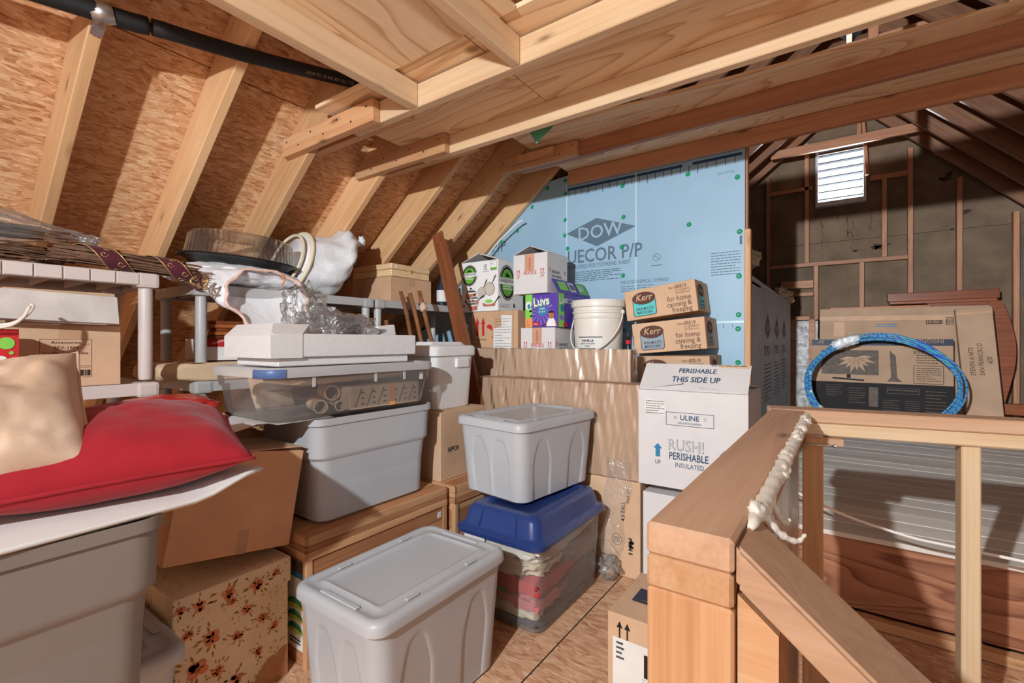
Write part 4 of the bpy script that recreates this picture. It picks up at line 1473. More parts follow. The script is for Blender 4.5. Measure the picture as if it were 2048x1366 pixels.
swag = root('twig_swag', (-2.13, 0.60, 1.40), 0, 'grapevine twig swag wound with wine velvet ribbon on the shelf edge', 'swag')
so = Vector(swag.location)
sa, sb = Vector((-2.150, 0.40, 1.452)), Vector((-2.120, 0.80, 1.425))
twigs('twigs', swag, sa - so, sb - so, 0.030, 110, 3)
ax = (sb - sa).normalized()
uu = ax.cross(Vector((1, 0, 0))).normalized()
ww = ax.cross(uu)
LS = (sb - sa).length
for t0 in (0.02, 0.50):
    ringsA, e0, e1 = [], [], []

    def helix(a):
        return sa + ax * ((t0 + 0.04) * LS + 0.040 * a) - so + (uu * math.cos(a + 2.2) + ww * math.sin(a + 2.2)) * 0.0
    for i in range(33):
        a = R(360 * i / 32)
        c = sa + ax * (t0 * LS + 0.030 * a) - so
        d = (uu * math.cos(a + 0.6) + ww * math.sin(a + 0.6)) * 0.038
        ringsA.append([c + d - ax * 0.030, c + d * 1.06, c + d + ax * 0.042])
        e0.append(ringsA[-1][0])
        e1.append(ringsA[-1][2])
    rb = loft('ribbon', ringsA, WINE, swag, False, False, True, closed=False)
    tube('gold_edge', e0, 0.0018, GOLD, rb, 5)
    tube('gold_edge', e1, 0.0018, GOLD, rb, 5)
    for q in range(9):
        a0 = R(20 + 40 * q)
        cc = sa + ax * (t0 * LS + 0.030 * a0 + 0.006 + 0.014 * (-1) ** q) - so
        pts = []
        for i in range(16):
            th, rr_ = i * 0.42, 0.012 * (1 - i / 20)
            aa = a0 + 0.6 + rr_ * math.sin(th) / 0.04
            pts.append(cc + ax * (rr_ * math.cos(th)) + (uu * math.cos(aa) + ww * math.sin(aa)) * 0.0405)
        tube('gold_scroll', pts, 0.0014, GOLD, rb, 5)
for t in (0.40, 0.90):
    c = sa + (sb - sa) * t - so
    tube('tie', [c + (uu * math.cos(a) + ww * math.sin(a)) * 0.036 + ax * 0.02 * math.sin(a) for a in [6.283 * i / 20 for i in range(20)]], 0.003, STICK, swag, 6, closed=True)
for k in range(5):
    a = k * 1.25
    p = sb - so + Vector((0.035, 0.0, -0.035))
    tube('ribbon_tail', spline([p, p + Vector((0.01, 0.02 * math.cos(a), 0.02 * math.sin(a))), p + Vector((0.015, 0.035 * math.cos(a + .6), 0.03 * math.sin(a + .6) - 0.01)), p + Vector((0.01, 0.01, -0.03))], 5), 0.004, WINE if k % 2 else GOLD, swag, 6)

wreath = root('vine_wreath', (-2.28, 0.18, 1.40), 0, 'dark vine wreath lying under the bagged twig bundle', 'wreath')
for q in range(3):
    for i in range(8):
        a0, a1 = R(45 * i), R(45 * i + 55)
        twigs('twigs', wreath, (0.15 * math.cos(a0), 0.26 * math.sin(a0), 0.03 + 0.02 * q), (0.15 * math.cos(a1), 0.26 * math.sin(a1), 0.03 + 0.02 * q), 0.022, 12, 40 + i + q * 9, None, 0.0026) if q < 2 else None
bagged = root('bagged_twigs', (-2.25, 0.20, 1.462), 0, 'twig bundle with red berry and green leaves inside a clear plastic bag', 'wrapped swag')
twigs('twigs', bagged, (0.0, -0.34, 0.05), (0.02, 0.22, 0.052), 0.026, 45, 8)
for k, (yy, zz, m) in enumerate(((-0.02, 0.095, LIME), (0.05, 0.092, LIME), (-0.10, 0.10, LIME))):
    blob('leaf', (0.008, 0.03, 0.014), plain('leaf green', srgb(120, 150, 60), 0.5) if k == 0 else MATS['leaf green'], bagged, (0.035, yy, zz), None, 0.2, 2, k, 2)
blob('berry', (0.014, 0.018, 0.013), INKR, bagged, (0.045, 0.06, 0.085), None, 0.1, 2, 3, 2)


def bagshape(c):
    t = (c.y + 0.36) / 0.72
    k = 1.0 - 0.72 * smooth01((t - 0.35) / 0.65)
    return Vector((c.x * k, c.y, c.z * k + 0.05))


blob('plastic_bag', (0.10, 0.36, 0.098), BAGC, bagged, (0, -0.04, 0.015), None, 0.16, 3.0, 5, 5, bagshape)
blob('bag_knot', (0.02, 0.03, 0.02), CRINKLE, bagged, (0.02, 0.30, 0.055), None, 0.3, 3.0, 6, 3)

# cake carrier: black tray with ribbed clear dome, lying on a bagged one
cake = root('cake_carrier', (-2.40, 1.10, 1.505), (R(-3), R(4), 0), 'round black tray with ribbed clear dome on top of a white bag', 'food tray')
lathe('tray', [(0.0, 0.0), (0.20, 0.0), (0.215, 0.004), (0.225, 0.018), (0.255, 0.028), (0.258, 0.034), (0.226, 0.026), (0.20, 0.012), (0.0, 0.012)], BLACKP, cake, None, None, 56)
lathe('dome', [(0.256, 0.034), (0.236, 0.040), (0.230, 0.055), (0.224, 0.125), (0.210, 0.145), (0.10, 0.152), (0.001, 0.150)], CLEAR, cake, None, None, 220, 0.010, 55)

wbag = root('trash_bag', (-2.33, 1.05, 1.405), 0, 'white drawstring bag with orange ties hanging open over the shelf edge', 'bag')
blob('bag_body', (0.20, 0.29, 0.062), BAG, wbag, (-0.05, 0.02, 0.048), None, 0.12, 3.0, 2, 5)
rings = []
rng = random.Random(9)
for k in range(9):
    t = k / 8
    r_ = []
    for i in range(48):
        a = 2 * math.pi * i / 48
        wob = 1 + 0.035 * math.sin(a * 9 + k) * (0.4 + t) + 0.03 * math.sin(a * 5 + 1.3 * k)
        # from the mouth of the shelf-top bag forward to the hanging opening
        y = (0.29 - 0.11 * t) * math.cos(a) * wob + 0.045 * t
        zc = 0.045 - 0.10 * t
        z = zc + (0.058 + 0.068 * t) * math.sin(a) * wob - (0.03 * t * (1 - math.cos(a * 2)) / 2 if math.sin(a) < 0 else 0)
        x = 0.05 + 0.16 * t - 0.03 * t * math.sin(a)
        r_.append((x, y, z))
    rings.append(r_)
loft('bag_mouth', rings, BAG, wbag, False, False, True)
PINK = plain('pinkish drawstring hem', srgb(238, 200, 186), 0.5, 0.3, var=0.08, scale=40)
ORG = plain('orange drawstring', srgb(226, 128, 70), 0.45, 0.3, var=0.05)
tube('drawstring_hem', [Vector(p) + Vector((0.003 * math.sin(i * 3), 0, 0.002 * math.sin(i * 5))) for i, p in enumerate(rings[-1])], 0.0075, PINK, wbag, 8, closed=True, radii=[0.0075 + 0.002 * math.sin(i * 2.7) for i in range(48)])
for i in (36, 37, 9):
    p = Vector(rings[-1][i])
    tube('tie', spline([p, p + Vector((0.012, 0.004, -0.006)), p + Vector((0.014, 0.012, -0.03 if i == 9 else -0.012)), p + Vector((0.01, 0.0, -0.05 if i == 9 else -0.018))], 5), 0.004, ORG, wbag, 6)
lathe('inner_dome', [(0.15, 0.0), (0.15, 0.05), (0.14, 0.058), (0.001, 0.06)], CLEAR, wbag, (-0.03, 0.04, 0.015), None, 120, 0.012, 40)

tied = root('tied_bag', (-2.42, 1.525, 1.40), 0, 'tied white plastic bag with a cream rim showing, on the grey shelf', 'bag')
rings = []
for k in range(15):
    t = k / 14
    rr_ = 0.155 * (1 + 0.10 * math.sin(t * 3.0)) * (1 - smooth01((t - 0.62) / 0.38) * 0.90)
    cy = -0.17 + 0.40 * t
    cz = 0.165 + 0.17 * smooth01((t - 0.45) / 0.55)
    r_ = []
    for i in range(40):
        a = 2 * math.pi * i / 40
        w = 1 + (0.02 + 0.07 * t) * math.sin(a * 11 + t * 4) + 0.03 * math.sin(a * 5 - t * 7)
        z = cz + rr_ * w * math.sin(a)
        r_.append((0.02 + rr_ * w * math.cos(a) + 0.04 * t, cy + 0.05 * math.sin(a) * (1 - t), max(z, 0.004)))
    rings.append(r_)
loft('bag_body', rings, BAG, tied, True, True, True)
blob('bag_knot', (0.022, 0.026, 0.03), BAG, tied, (0.06, 0.245, 0.35), None, 0.35, 4, 3, 3)
ringpts = [(0.02 + 0.163 * math.cos(a), -0.155 + 0.05 * math.sin(a), 0.168 + 0.163 * math.sin(a)) for a in [2 * math.pi * i / 48 for i in range(48)]]
tube('cream_rim', ringpts, 0.012, CREAM, tied, 10, closed=True)
ringpts = [(0.02 + 0.150 * math.cos(a), -0.20 + 0.05 * math.sin(a), 0.166 + 0.150 * math.sin(a)) for a in [2 * math.pi * i / 48 for i in range(48)]]
tube('cream_rim', ringpts, 0.008, CREAM, tied, 8, closed=True)

# middle shelf of the second unit
pk = root('kraft_package', (-2.40, 0.965, 0.979), 0, 'flat package wrapped in brown kraft paper on the lower shelf', 'package')
blob('package_body', (0.19, 0.27, 0.042), KRAFT, pk, (0, 0, 0.043), None, 0.05, 2.0, 3, 4, lambda c: Vector((max(-0.17, min(0.17, c.x * 1.25)), max(-0.25, min(0.25, c.y * 1.2)), max(-0.042, min(0.036, c.z * 1.5)))))
box('tape', (0.36, 0.05, 0.001), TAPE, pk, (0, -0.12, 0.081), bev=0)
vs = []
for i in range(9):
    for j in range(4):
        t = i / 8
        vs.append((0.17 + 0.09 * t + 0.01 * math.sin(j * 2 + i), 0.06 + 0.06 * j + 0.02 * t, 0.05 - 0.20 * t * t + 0.012 * math.sin(i * 1.7 + j)))
mesh('loose_paper', vs, [(i * 4 + j, i * 4 + j + 1, i * 4 + j + 5, i * 4 + j + 4) for i in range(8) for j in range(3)], KRAFT, pk, smooth=True)
rbx = carton('fondue_box', 'white and red carton with a fondue pot picture on the lower shelf', (-2.44, 1.07, 1.064), 0, (0.22, 0.30, 0.098), WHITEG, None, None, None, 'box', None, 'none')
f = faces(0.22, 0.30, 0.098)['right']
rectd(rbx, f, 0.0, 0.062, 0.30, 0.098, INKR)
for u in (0.06, 0.15, 0.24):
    txt(rbx, f, 'EURO FOND', u - 0.03, 0.072, 0.013, WHITEG, deg=18, cx=0.8, bold=0.01)
disc(rbx, f, 0.17, 0.030, 0.035, 0.013, GREYK, lay=1)
disc(rbx, f, 0.17, 0.037, 0.025, 0.014, ORANGE, lay=2)
for u in (0.135, 0.15):
    rectd(rbx, f, u, 0.022, u + 0.003, 0.055, NAVY, lay=3)
rectd(rbx, f, 0.125, 0.012, 0.22, 0.018, GREYK, lay=2)
lines(rbx, f, 0.08, 0.115, 0.035, 0.045, 2, GREYK, seed=2)
txt(rbx, f, 'EURO FOND', 0.225, 0.028, 0.014, INKR, cx=0.7)
lines(rbx, f, 0.225, 0.285, 0.045, 0.055, 1, GREYK, seed=4)
for k in range(5):
    b = box('wood_slat', (0.08, 0.40, 0.0155), CHERRY if k % 2 else WALNUT, None, (-2.36 + 0.004 * (k % 2), 1.135 + 0.01 * (k % 3), 1.1705 + 0.0165 * k), (0, 0, R(1.5 * (k % 2))), 0.002)
    tag(b, ['lowest', 'second lowest', 'middle', 'second highest', 'topmost'][k] + ' stained wooden slat in the stack above the red and white carton', 'wood slat', 'stained slats stacked on the grey shelf')
drw = root('plastic_chest', (-2.40, 1.43, 0.979), 0, 'small white plastic chest of drawers under the top grey shelf', 'drawer unit')
box('case', (0.26, 0.22, 0.36), PAPER, drw, (0, 0, 0.18), bev=0.006)
dw = box('drawer', (0.012, 0.19, 0.10), PAPER, drw, (0.133, 0, 0.29), bev=0.004)
box('handle', (0.014, 0.08, 0.015), GREYS, dw, (0.008, 0, 0.01), bev=0.003)
dw = box('drawer', (0.012, 0.19, 0.10), PAPER, drw, (0.133, 0, 0.18), bev=0.004)
box('handle', (0.014, 0.08, 0.015), GREYS, dw, (0.008, 0, 0.01), bev=0.003)

# third unit: case over carton
carton('carton', 'tan taped carton under the pale wooden case on top shelf', (-2.475, 2.105, 1.400), 0, (0.38, 0.35, 0.155), CARD, None, None, None, 'box', None, 'x')
case = root('wooden_case', (-2.475, 2.10, 1.5585), R(1), 'pale flat wooden case lying on a taped carton', 'wooden case')
PALE = wood('pale beech', srgb(206, 166, 120), srgb(226, 190, 146), srgb(238, 208, 168), 0.5, False)
box('case_base', (0.37, 0.33, 0.042), PALE, case, (0, 0, 0.021), bev=0.003)
box('case_lid', (0.376, 0.336, 0.036), PALE, case, (0, 0, 0.0615), bev=0.004)
box('clasp', (0.003, 0.03, 0.02), GOLD, case, (0.188, 0, 0.042), bev=0.001)
box('tag', (0.002, 0.016, 0.022), PAPER, case, (0.1895, -0.13, 0.06), bev=0)
jar = root('glass_bottle', (-2.32, 2.42, 1.40), 0, 'dark glass bottle behind the leaning boards', 'bottle')
lathe('bottle_body', [(0.0, 0), (0.035, 0), (0.037, 0.01), (0.037, 0.13), (0.015, 0.17), (0.013, 0.21), (0.015, 0.215), (0.0, 0.216)], NAVY, jar, None, None, 24)
lathe('bottle_label', [(0.0375, 0.03), (0.0376, 0.11)], PAPER, jar, None, None, 24)

# boards and sticks leaning in the corner
for k, (xt, zt, xb_, y, w, lab) in enumerate(((-2.185, 1.86, -1.775, 2.235, 0.085, 'taller dark brown board leaning against the roof slope'), (-2.105, 1.785, -1.715, 2.205, 0.10, 'shorter wider dark brown board leaning beside the taller one'))):
    rt = root('leaning_board', (xb_, y - 0.02 * k, 0.466), 0, lab, 'board', 'dark boards leaning in the corner')
    d = Vector((xt - xb_, 0, zt - 0.466))
    beam('plank', (0, 0, 0.012), d, w, 0.02, DOOR, rt, (0, 1, 0), 0.002)
    up = Vector((0, 1, 0))
    beam('edge_moulding', (w * 0.42, -0.013, 0.03), d + Vector((w * 0.42, -0.013, -0.02)), 0.014, 0.008, DOOR, rt, (0, 1, 0), 0.002)
for k, (xt, yt, zt, xb_, lab) in enumerate(((-2.19, 1.93, 1.455, -1.93, 'leftmost of the bark sticks standing behind the white foam cooler'), (-2.13, 1.95, 1.44, -1.875, 'middle bark stick standing behind the white foam cooler'), (-2.075, 1.97, 1.452, -1.80, 'bark stick tied with a cloth knot, behind the white foam cooler'), (-2.17, 1.80, 1.27, -2.04, 'short bark stick standing lowest beside the grey shelf post'))):
    rt = root('bark_stick', (xb_, yt + 0.06, 0.468), 0, lab, 'stick', 'bark sticks in the corner')
    d = Vector((xt - xb_, -0.06, zt - 0.468))
    pts = [d * (i / 10) + Vector((0.004 * math.sin(i * 1.7 + k), 0.004 * math.cos(i * 2.1), 0)) for i in range(11)]
    tube('stem', pts, 0.015, STICK, rt, 10, radii=[0.0155 - 0.003 * i / 10 + 0.0012 * math.sin(i * 2.3) for i in range(11)])
    lathe('cut_end', [(0.0, 0.0), (0.011, 0.0), (0.012, -0.002)], PALE, rt, tuple(d + d.normalized() * 0.001), Vector((0, 0, 1)).rotation_difference(d).to_euler(), 12)
    if k == 2:
        blob('cloth_knot', (0.022, 0.022, 0.03), plain('knot cloth', srgb(200, 170, 150), 0.9), rt, tuple(d * 0.90), None, 0.35, 3, 4, 3)

# ================================================================== LEFT FOREGROUND STACK
tote('storage_tote', 'pale grey lidded tote on the floor, lowest beside the flowered box', (-1.63, 0.20, 0.0), 0, 0.46, 0.64, 0.355, GREY, 'flat', group='grey storage totes')
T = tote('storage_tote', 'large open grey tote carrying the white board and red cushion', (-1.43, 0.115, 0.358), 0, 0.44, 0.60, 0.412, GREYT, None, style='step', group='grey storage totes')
tf = Frame((0.219, 0, 0), (0, 1, 0), (0.04, 0, 1))
rectd(T, tf, -0.12, 0.245, -0.03, 0.251, INKK, 'marker_line', 3)
rectd(T, tf, -0.036, 0.235, -0.028, 0.262, INKK, 'marker_line', 3)
# white laminated board with a curled corner
rings = []
for i in range(21):
    t = i / 20
    y = -0.16 + 0.78 * t
    lift = 0.04 * smooth01((t - 0.80) / 0.20)
    rings.append([(-1.76, y, 0.772), (-1.76, y, 0.782), (-1.50, y, 0.782 + lift * 0.3), (-1.197 - 0.05 * t, y, 0.784 + lift), (-1.189 - 0.05 * t, y, 0.780 + lift), (-1.197 - 0.05 * t, y, 0.772 + lift), (-1.50, y, 0.772 + lift * 0.3)])
bd = root('shelf_board', (-1.5, 0.27, 0.772), 0, 'white laminated board with worn curled corner under the red cushion', 'board')
for r_ in rings:
    for i, p in enumerate(r_):
        r_[i] = (p[0] + 1.5, p[1] - 0.27, p[2] - 0.772)
autosmooth(loft('panel', rings, PAPER, bd), 30)
tube('front_edge', [Vector(r_[4]) for r_ in rings], 0.0055, PAPER, bd, 8)
tube('paper_edge', [Vector(r_[5]) + Vector((-0.004, 0, -0.001)) for r_ in rings], 0.003, KRAFT, bd, 6)

pillow('cushion', 'deep red square cushion lying on the white board', (-1.487, 0.385, 0.872), (3, 6, -16), 0.46, 0.54, 0.235, RED, 3, RED)
pn = Vector((0.62, -0.42, 0.66)).normalized()
pu = Vector((0.70, 0.70, 0.0))
pu = (pu - pn * pu.dot(pn)).normalized()
pv = pn.cross(pu)
fa = R(28)
pu, pv = pu * math.cos(fa) + pv * math.sin(fa), pv * math.cos(fa) - pu * math.sin(fa)
PROT = tuple(math.degrees(a_) for a_ in Matrix((pu, pv, pn)).transposed().to_euler())
TANP = NT('embroidered cream cloth')
v_, r0 = TANP.coords(0)
v_ = v_ if v_ else None
n1 = TANP.noise(v_, 9.0, 4)
vo = TANP.n('TexVoronoi', {'Vector': v_, 'Scale': 34.0}, feature='DISTANCE_TO_EDGE').outputs['Distance']
em = TANP.ramp(TANP.math('MULTIPLY', vo, TANP.math('ADD', n1, 0.6)), [(0.004, (1, 1, 1, 1)), (0.02, (0, 0, 0, 1))])
bc = TANP.ramp(n1, [(0.3, srgb(202, 168, 142)), (0.7, srgb(220, 190, 166))])
TANP.bump(n1, 0.2, 0.006)
TANP = TANP.done(TANP.mix(TANP.math('MULTIPLY', em, 0.7), bc, srgb(208, 170, 124)), 0.7, 0.25)
pillow('cushion', 'cream embroidered cushion leaning on the red one', (-1.49, 0.165, 0.958), PROT, 0.34, 0.34, 0.25, TANP, 8, TANP, wr=0.026)

carton('carton', 'plain brown carton standing under the folded red bag', (-1.965, 0.655, 0.0), 0, (0.19, 0.30, 0.885), CARD3, None)
fb = root('folded_bag', (-1.96, 0.63, 0.887), (R(2), R(10), R(-4)), 'glossy red folded plastic bag behind the red cushion', 'bag')
REDG = plain('red plastic', srgb(198, 52, 48), 0.25, 0.5, var=0.08)
blob('folded_sheet', (0.11, 0.17, 0.03), REDG, fb, (0, 0, 0.034), None, 0.18, 2.5, 2, 4)
bk = carton('carton', 'brown carton with loose flaps behind the big grey tote, under a dark plank', (-2.148, 0.93, 0.0), 0, (0.16, 0.44, 0.775), CARD3, {'right': (16, 0.12), 'left': (8, 0.12)})
b = box('plank', (0.14, 0.36, 0.02), plain('dark stained plank', srgb(70, 42, 34), 0.5), None, (-2.13, 0.86, 0.832), (R(-2), R(2), R(4)), 0.002)
tag(b, 'dark stained plank end lying on the brown carton by the shelf', 'plank')

# flowered box
FLOW = NT('flowered cream paper')
v_, _r = FLOW.coords(0)
vo = FLOW.n('TexVoronoi', {'Vector': v_, 'Scale': 60.0}).outputs['Distance']
ns = FLOW.noise(v_, 13.0, 5, 0.7)
lf = FLOW.ramp(FLOW.math('ADD', FLOW.math('MULTIPLY', vo, 0.7), ns), [(0.56, (1, 1, 1, 1)), (0.64, (0, 0, 0, 1))])
FLOW = FLOW.done(FLOW.mix(FLOW.math('MULTIPLY', lf, 0.75), FLOW.ramp(ns, [(0.3, srgb(230, 204, 170)), (0.7, srgb(242, 222, 192))]), srgb(168, 122, 58)), 0.7, 0.2)
FO = plain('printed orange bloom', srgb(226, 140, 96), 0.7, 0.2, var=0.1, scale=60)
FOB = plain('printed yellow brown leaf', srgb(176, 128, 60), 0.7, 0.2, var=0.15, scale=60)
FOD = plain('printed bloom heart', srgb(178, 100, 64), 0.7, 0.2, var=0.1)
fx = root('flowered_box', (-1.715, 0.71, 0.0), 0, 'worn cream box printed with orange flowers and a lid', 'box')
box('body', (0.28, 0.34, 0.33), FLOW, fx, (0, 0, 0.165), bev=0.003)
ld = box('lid', (0.294, 0.354, 0.085), FLOW, fx, (0, 0, 0.3625), bev=0.006)
fr_b = Frame((0.14, -0.17, 0), (0, 1, 0), (0, 0, 1))
fr_l = Frame((0.147, -0.177, 0.0), (0, 1, 0), (0, 0, 1))


def bloom(par, fr, u, v, r, seed):
    rng = random.Random(seed)
    for k in range(5):
        a = k * 1.2566 + rng.random()
        disc(par, fr, u + r * 0.55 * math.cos(a), v + r * 0.55 * math.sin(a), r * 0.5, r * 0.42, FO, 'bloom', 2, 12)
    disc(par, fr, u, v, r * 0.28, r * 0.28, FOD, 'bloom', 3, 10)
    for k in range(9):
        a = rng.uniform(0, 6.28)
        cu, cv = u + r * (1.1 + 0.12 * k) * math.cos(a), v + r * (1.1 + 0.12 * k) * math.sin(a)
        decal(par, fr, [(cu - 0.4 * r * math.cos(a), cv - 0.4 * r * math.sin(a)), (cu + 0.16 * r * math.sin(a), cv - 0.16 * r * math.cos(a)), (cu + 0.45 * r * math.cos(a), cv + 0.45 * r * math.sin(a)), (cu - 0.16 * r * math.sin(a), cv + 0.16 * r * math.cos(a))], FOB, 'leaf', 1)


for i, (u, v, r) in enumerate(((0.10, 0.245, 0.024), (0.175, 0.215, 0.017), (0.06, 0.17, 0.03), (0.20, 0.285, 0.016), (0.115, 0.135, 0.018), (0.25, 0.235, 0.016), (0.24, 0.13, 0.015), (0.03, 0.06, 0.022), (0.17, 0.08, 0.02), (0.09, 0.05, 0.016), (0.035, 0.285, 0.015), (0.29, 0.19, 0.014), (0.21, 0.03, 0.015))):
    bloom(fx, fr_b, u, v, r, i)
for i, (u, v, r) in enumerate(((0.07, 0.36, 0.018), (0.15, 0.365, 0.02), (0.235, 0.355, 0.022), (0.30, 0.37, 0.014), (0.16, 0.335, 0.013), (0.02, 0.37, 0.014))):
    bloom(ld, Frame((0.147, -0.177, -0.3625), (0, 1, 0), (0, 0, 1)), u, v, r, 30 + i)
decal(fx, fr_b, [(0.225, 0.0), (0.225, 0.03), (0.24, 0.06), (0.27, 0.09), (0.295, 0.085), (0.31, 0.10), (0.333, 0.105), (0.333, 0.0)], CRATED, 'torn_corner', 4)

tb = carton('carton', 'large plain tan carton tilted on top of the flowered box', (-1.722, 0.700, 0.470), (-10.0, 0, 1), (0.27, 0.385, 0.325), CARD4, None, None, None, 'box', None, 'none')
f = faces(0.27, 0.385, 0.325)['right']
rectd(tb, f, 0.20, 0.0, 0.235, 0.075, TAPE, 'tape')
box('top_flap', (0.27, 0.19, 0.004), CARD2, tb, (0, 0.09, 0.333), (R(4), 0, 0), 0.001)

# ---- wooden crates


def crate(label, lo, hi, seed):
    lo, hi = Vector(lo), Vector(hi)
    c = Vector(((lo.x + hi.x) / 2, (lo.y + hi.y) / 2, lo.z))
    rt = root('wooden_crate', c, 0, label, 'crate', 'wooden storage crates')
    s = hi - lo
    rng = random.Random(seed)
    ins = 0.012
    box('body', (s.x - 2 * ins - 0.012, s.y - 2 * ins - 0.012, s.z - 0.01), CRATED, rt, (0, 0, s.z / 2 - 0.004), bev=0)
    zz = 0.0
    while zz < s.z - 0.095:                                   # body boards
        h = min(rng.choice((0.075, 0.09, 0.06)), s.z - 0.088 - zz)
        m = rng.choice((CRATEW, CRATED))
        for a in (-1, 1):
            beam('board', (a * (s.x / 2 - ins), -s.y / 2 + ins, zz + h / 2), (a * (s.x / 2 - ins), s.y / 2 - ins, zz + h / 2), 0.010, h - 0.002, m, rt, bev=0.001)
            beam('board', (-s.x / 2 + ins, a * (s.y / 2 - ins), zz + h / 2), (s.x / 2 - ins, a * (s.y / 2 - ins), zz + h / 2), 0.010, h - 0.002, m, rt, bev=0.001)
        zz += h
    for a in (-1, 1):
        for b in (-1, 1):
            beam('corner_post', (a * (s.x / 2 - 0.014), b * (s.y / 2 - 0.014), 0), (a * (s.x / 2 - 0.014), b * (s.y / 2 - 0.014), s.z - 0.085), 0.024, 0.024, CRATEW, rt, (1, 0, 0), 0.001)
    zz = s.z - 0.085
    for h in (0.03, 0.022, 0.032):                            # lid edge strips
        m = rng.choice((CRATEW, CRATED, CRATEW))
        for a in (-1, 1):
            beam('lid_strip', (a * (s.x / 2 - 0.006), -s.y / 2, zz + h / 2), (a * (s.x / 2 - 0.006), s.y / 2, zz + h / 2), 0.012, h - 0.0015, m, rt, bev=0.001)
            beam('lid_strip', (-s.x / 2, a * (s.y / 2 - 0.006), zz + h / 2), (s.x / 2, a * (s.y / 2 - 0.006), zz + h / 2), 0.012, h - 0.0015, m, rt, bev=0.001)
        zz += h
    n = 7
    w = (s.x - 0.026) / n
    for k in range(n):
        beam('lid_board', (-s.x / 2 + 0.013 + w * (k + 0.5), -s.y / 2 + 0.012, s.z - 0.006), (-s.x / 2 + 0.013 + w * (k + 0.5), s.y / 2 - 0.012, s.z - 0.006), w - 0.0015, 0.012, CRATEW if k % 3 else CRATED, rt, bev=0.001)
    return rt


C1 = crate('long striped wooden crate under the grey tote, beside the flowered box', (-2.06, 0.92, 0.0), (-1.53, 1.634, 0.463), 4)
s1 = Vector((0.53, 0.714, 0.463))
lab = Frame((s1.x / 2 - 0.135, -s1.y / 2 + 0.006, 0.05), (1, 0, 0), (0, 0, 1))
rectd(C1, lab, 0, 0.0, 0.105, 0.315, PAPER, 'label', 1)
rectd(C1, lab, 0.0, 0.255, 0.105, 0.275, INKBL, 'print', 2)
rectd(C1, lab, 0.03, 0.275, 0.105, 0.315, GREYK, 'print', 2)
GRN = plain('printed hill green', srgb(76, 150, 96), 0.6, 0.3, var=0.2, scale=30)
YGR = plain('printed hill yellow', srgb(206, 204, 90), 0.6, 0.3, var=0.15, scale=30)
for k in range(3):
    v = 0.06 + 0.045 * k
    disc(C1, lab, 0.055, v, 0.05, 0.032, GRN, 'print', 2, 16, 0, 180)
    disc(C1, lab, 0.055, v - 0.004, 0.05, 0.016, YGR, 'print', 3, 16, 0, 180)
lines(C1, lab, 0.02, 0.09, 0.015, 0.04, 2, INKK, 2, seed=3)
box('sticker', (0.002, 0.022, 0.026), PAPER, C1, (s1.x / 2 - 0.0055, s1.y / 2 - 0.05, 0.345), bev=0)
crate('shorter striped wooden crate under the brown carton by blue lidded bin', (-2.06, 1.655, 0.0), (-1.50, 2.10, 0.463), 9)

# ---- grey tote, clear box of rolls, foam tray
T2 = tote('storage_tote', 'grey tote with stepped sides standing on the long wooden crate', (-1.765, 1.27, 0.4645), 0, 0.43, 0.62, 0.40, GREY, None, style='step', group='grey storage totes', taper=0.85)
tf = Frame((-0.19, -0.268, 0.0), (1, 0, 0), (0, -0.06, 1))
rectd(T2, tf, 0.22, 0.20, 0.30, 0.30, PAPER, 'sticker', 14)
rectd(T2, tf, 0.235, 0.215, 0.265, 0.265, GREYK, 'print', 15)
rectd(T2, tf, 0.222, 0.22, 0.232, 0.25, INKBL, 'print', 15)
scrap = root('paper_sheet', (-1.75, 0.98, 0.866), 0, 'torn white paper sheet between the grey tote and clear box', 'paper')
vs = []
rng = random.Random(2)
for i in range(13):
    for j in range(5):
        vs.append((-0.16 + 0.095 * j * 0.9 + 0.01 * rng.random(), -0.36 + 0.035 * i + 0.012 * rng.random(), 0.0 + (0.012 * math.sin(i * 0.9 + j) if i < 6 else 0.0)))
top = [(x, y, z + 0.0015) for x, y, z in vs]
fs = [(i * 5 + j, i * 5 + j + 1, i * 5 + j + 6, i * 5 + j + 5) for i in range(12) for j in range(4)]
mesh('sheet', top, fs, PAPER, scrap, smooth=True)

ub = root('clear_tote', (-1.752, 1.175, 0.870), 0, 'flat clear plastic box of paper rolls with blue clip on grey tote', 'storage bin')
sx, sy, hh = 0.445, 0.78, 0.19
rings = [ring(sx - 0.10, sy - 0.12, 0.05, 0.0, 6, 12), ring(sx - 0.075, sy - 0.09, 0.06, 0.006, 6, 12), ring(sx - 0.06, sy - 0.07, 0.06, 0.02, 6, 12), ring(sx - 0.04, sy - 0.045, 0.06, 0.11, 6, 12), ring(sx - 0.025, sy - 0.03, 0.06, 0.118, 6, 12), ring(sx - 0.018, sy - 0.02, 0.06, 0.158, 6, 12)]
autosmooth(loft('body', rings, MILKY, ub, True, False), 40)
rr_ = [ring(sx - 0.016, sy - 0.016, 0.06, 0.156, 6, 12), ring(sx, sy, 0.065, 0.156, 6, 12), ring(sx, sy, 0.065, 0.182, 6, 12), ring(sx - 0.012, sy - 0.012, 0.06, 0.19, 6, 12), ring(sx - 0.06, sy - 0.06, 0.05, 0.19, 6, 12), ring(sx - 0.07, sy - 0.07, 0.05, 0.185, 6, 12)]
ld = autosmooth(loft('lid', rr_, LIDCLR, ub, False, True), 40)
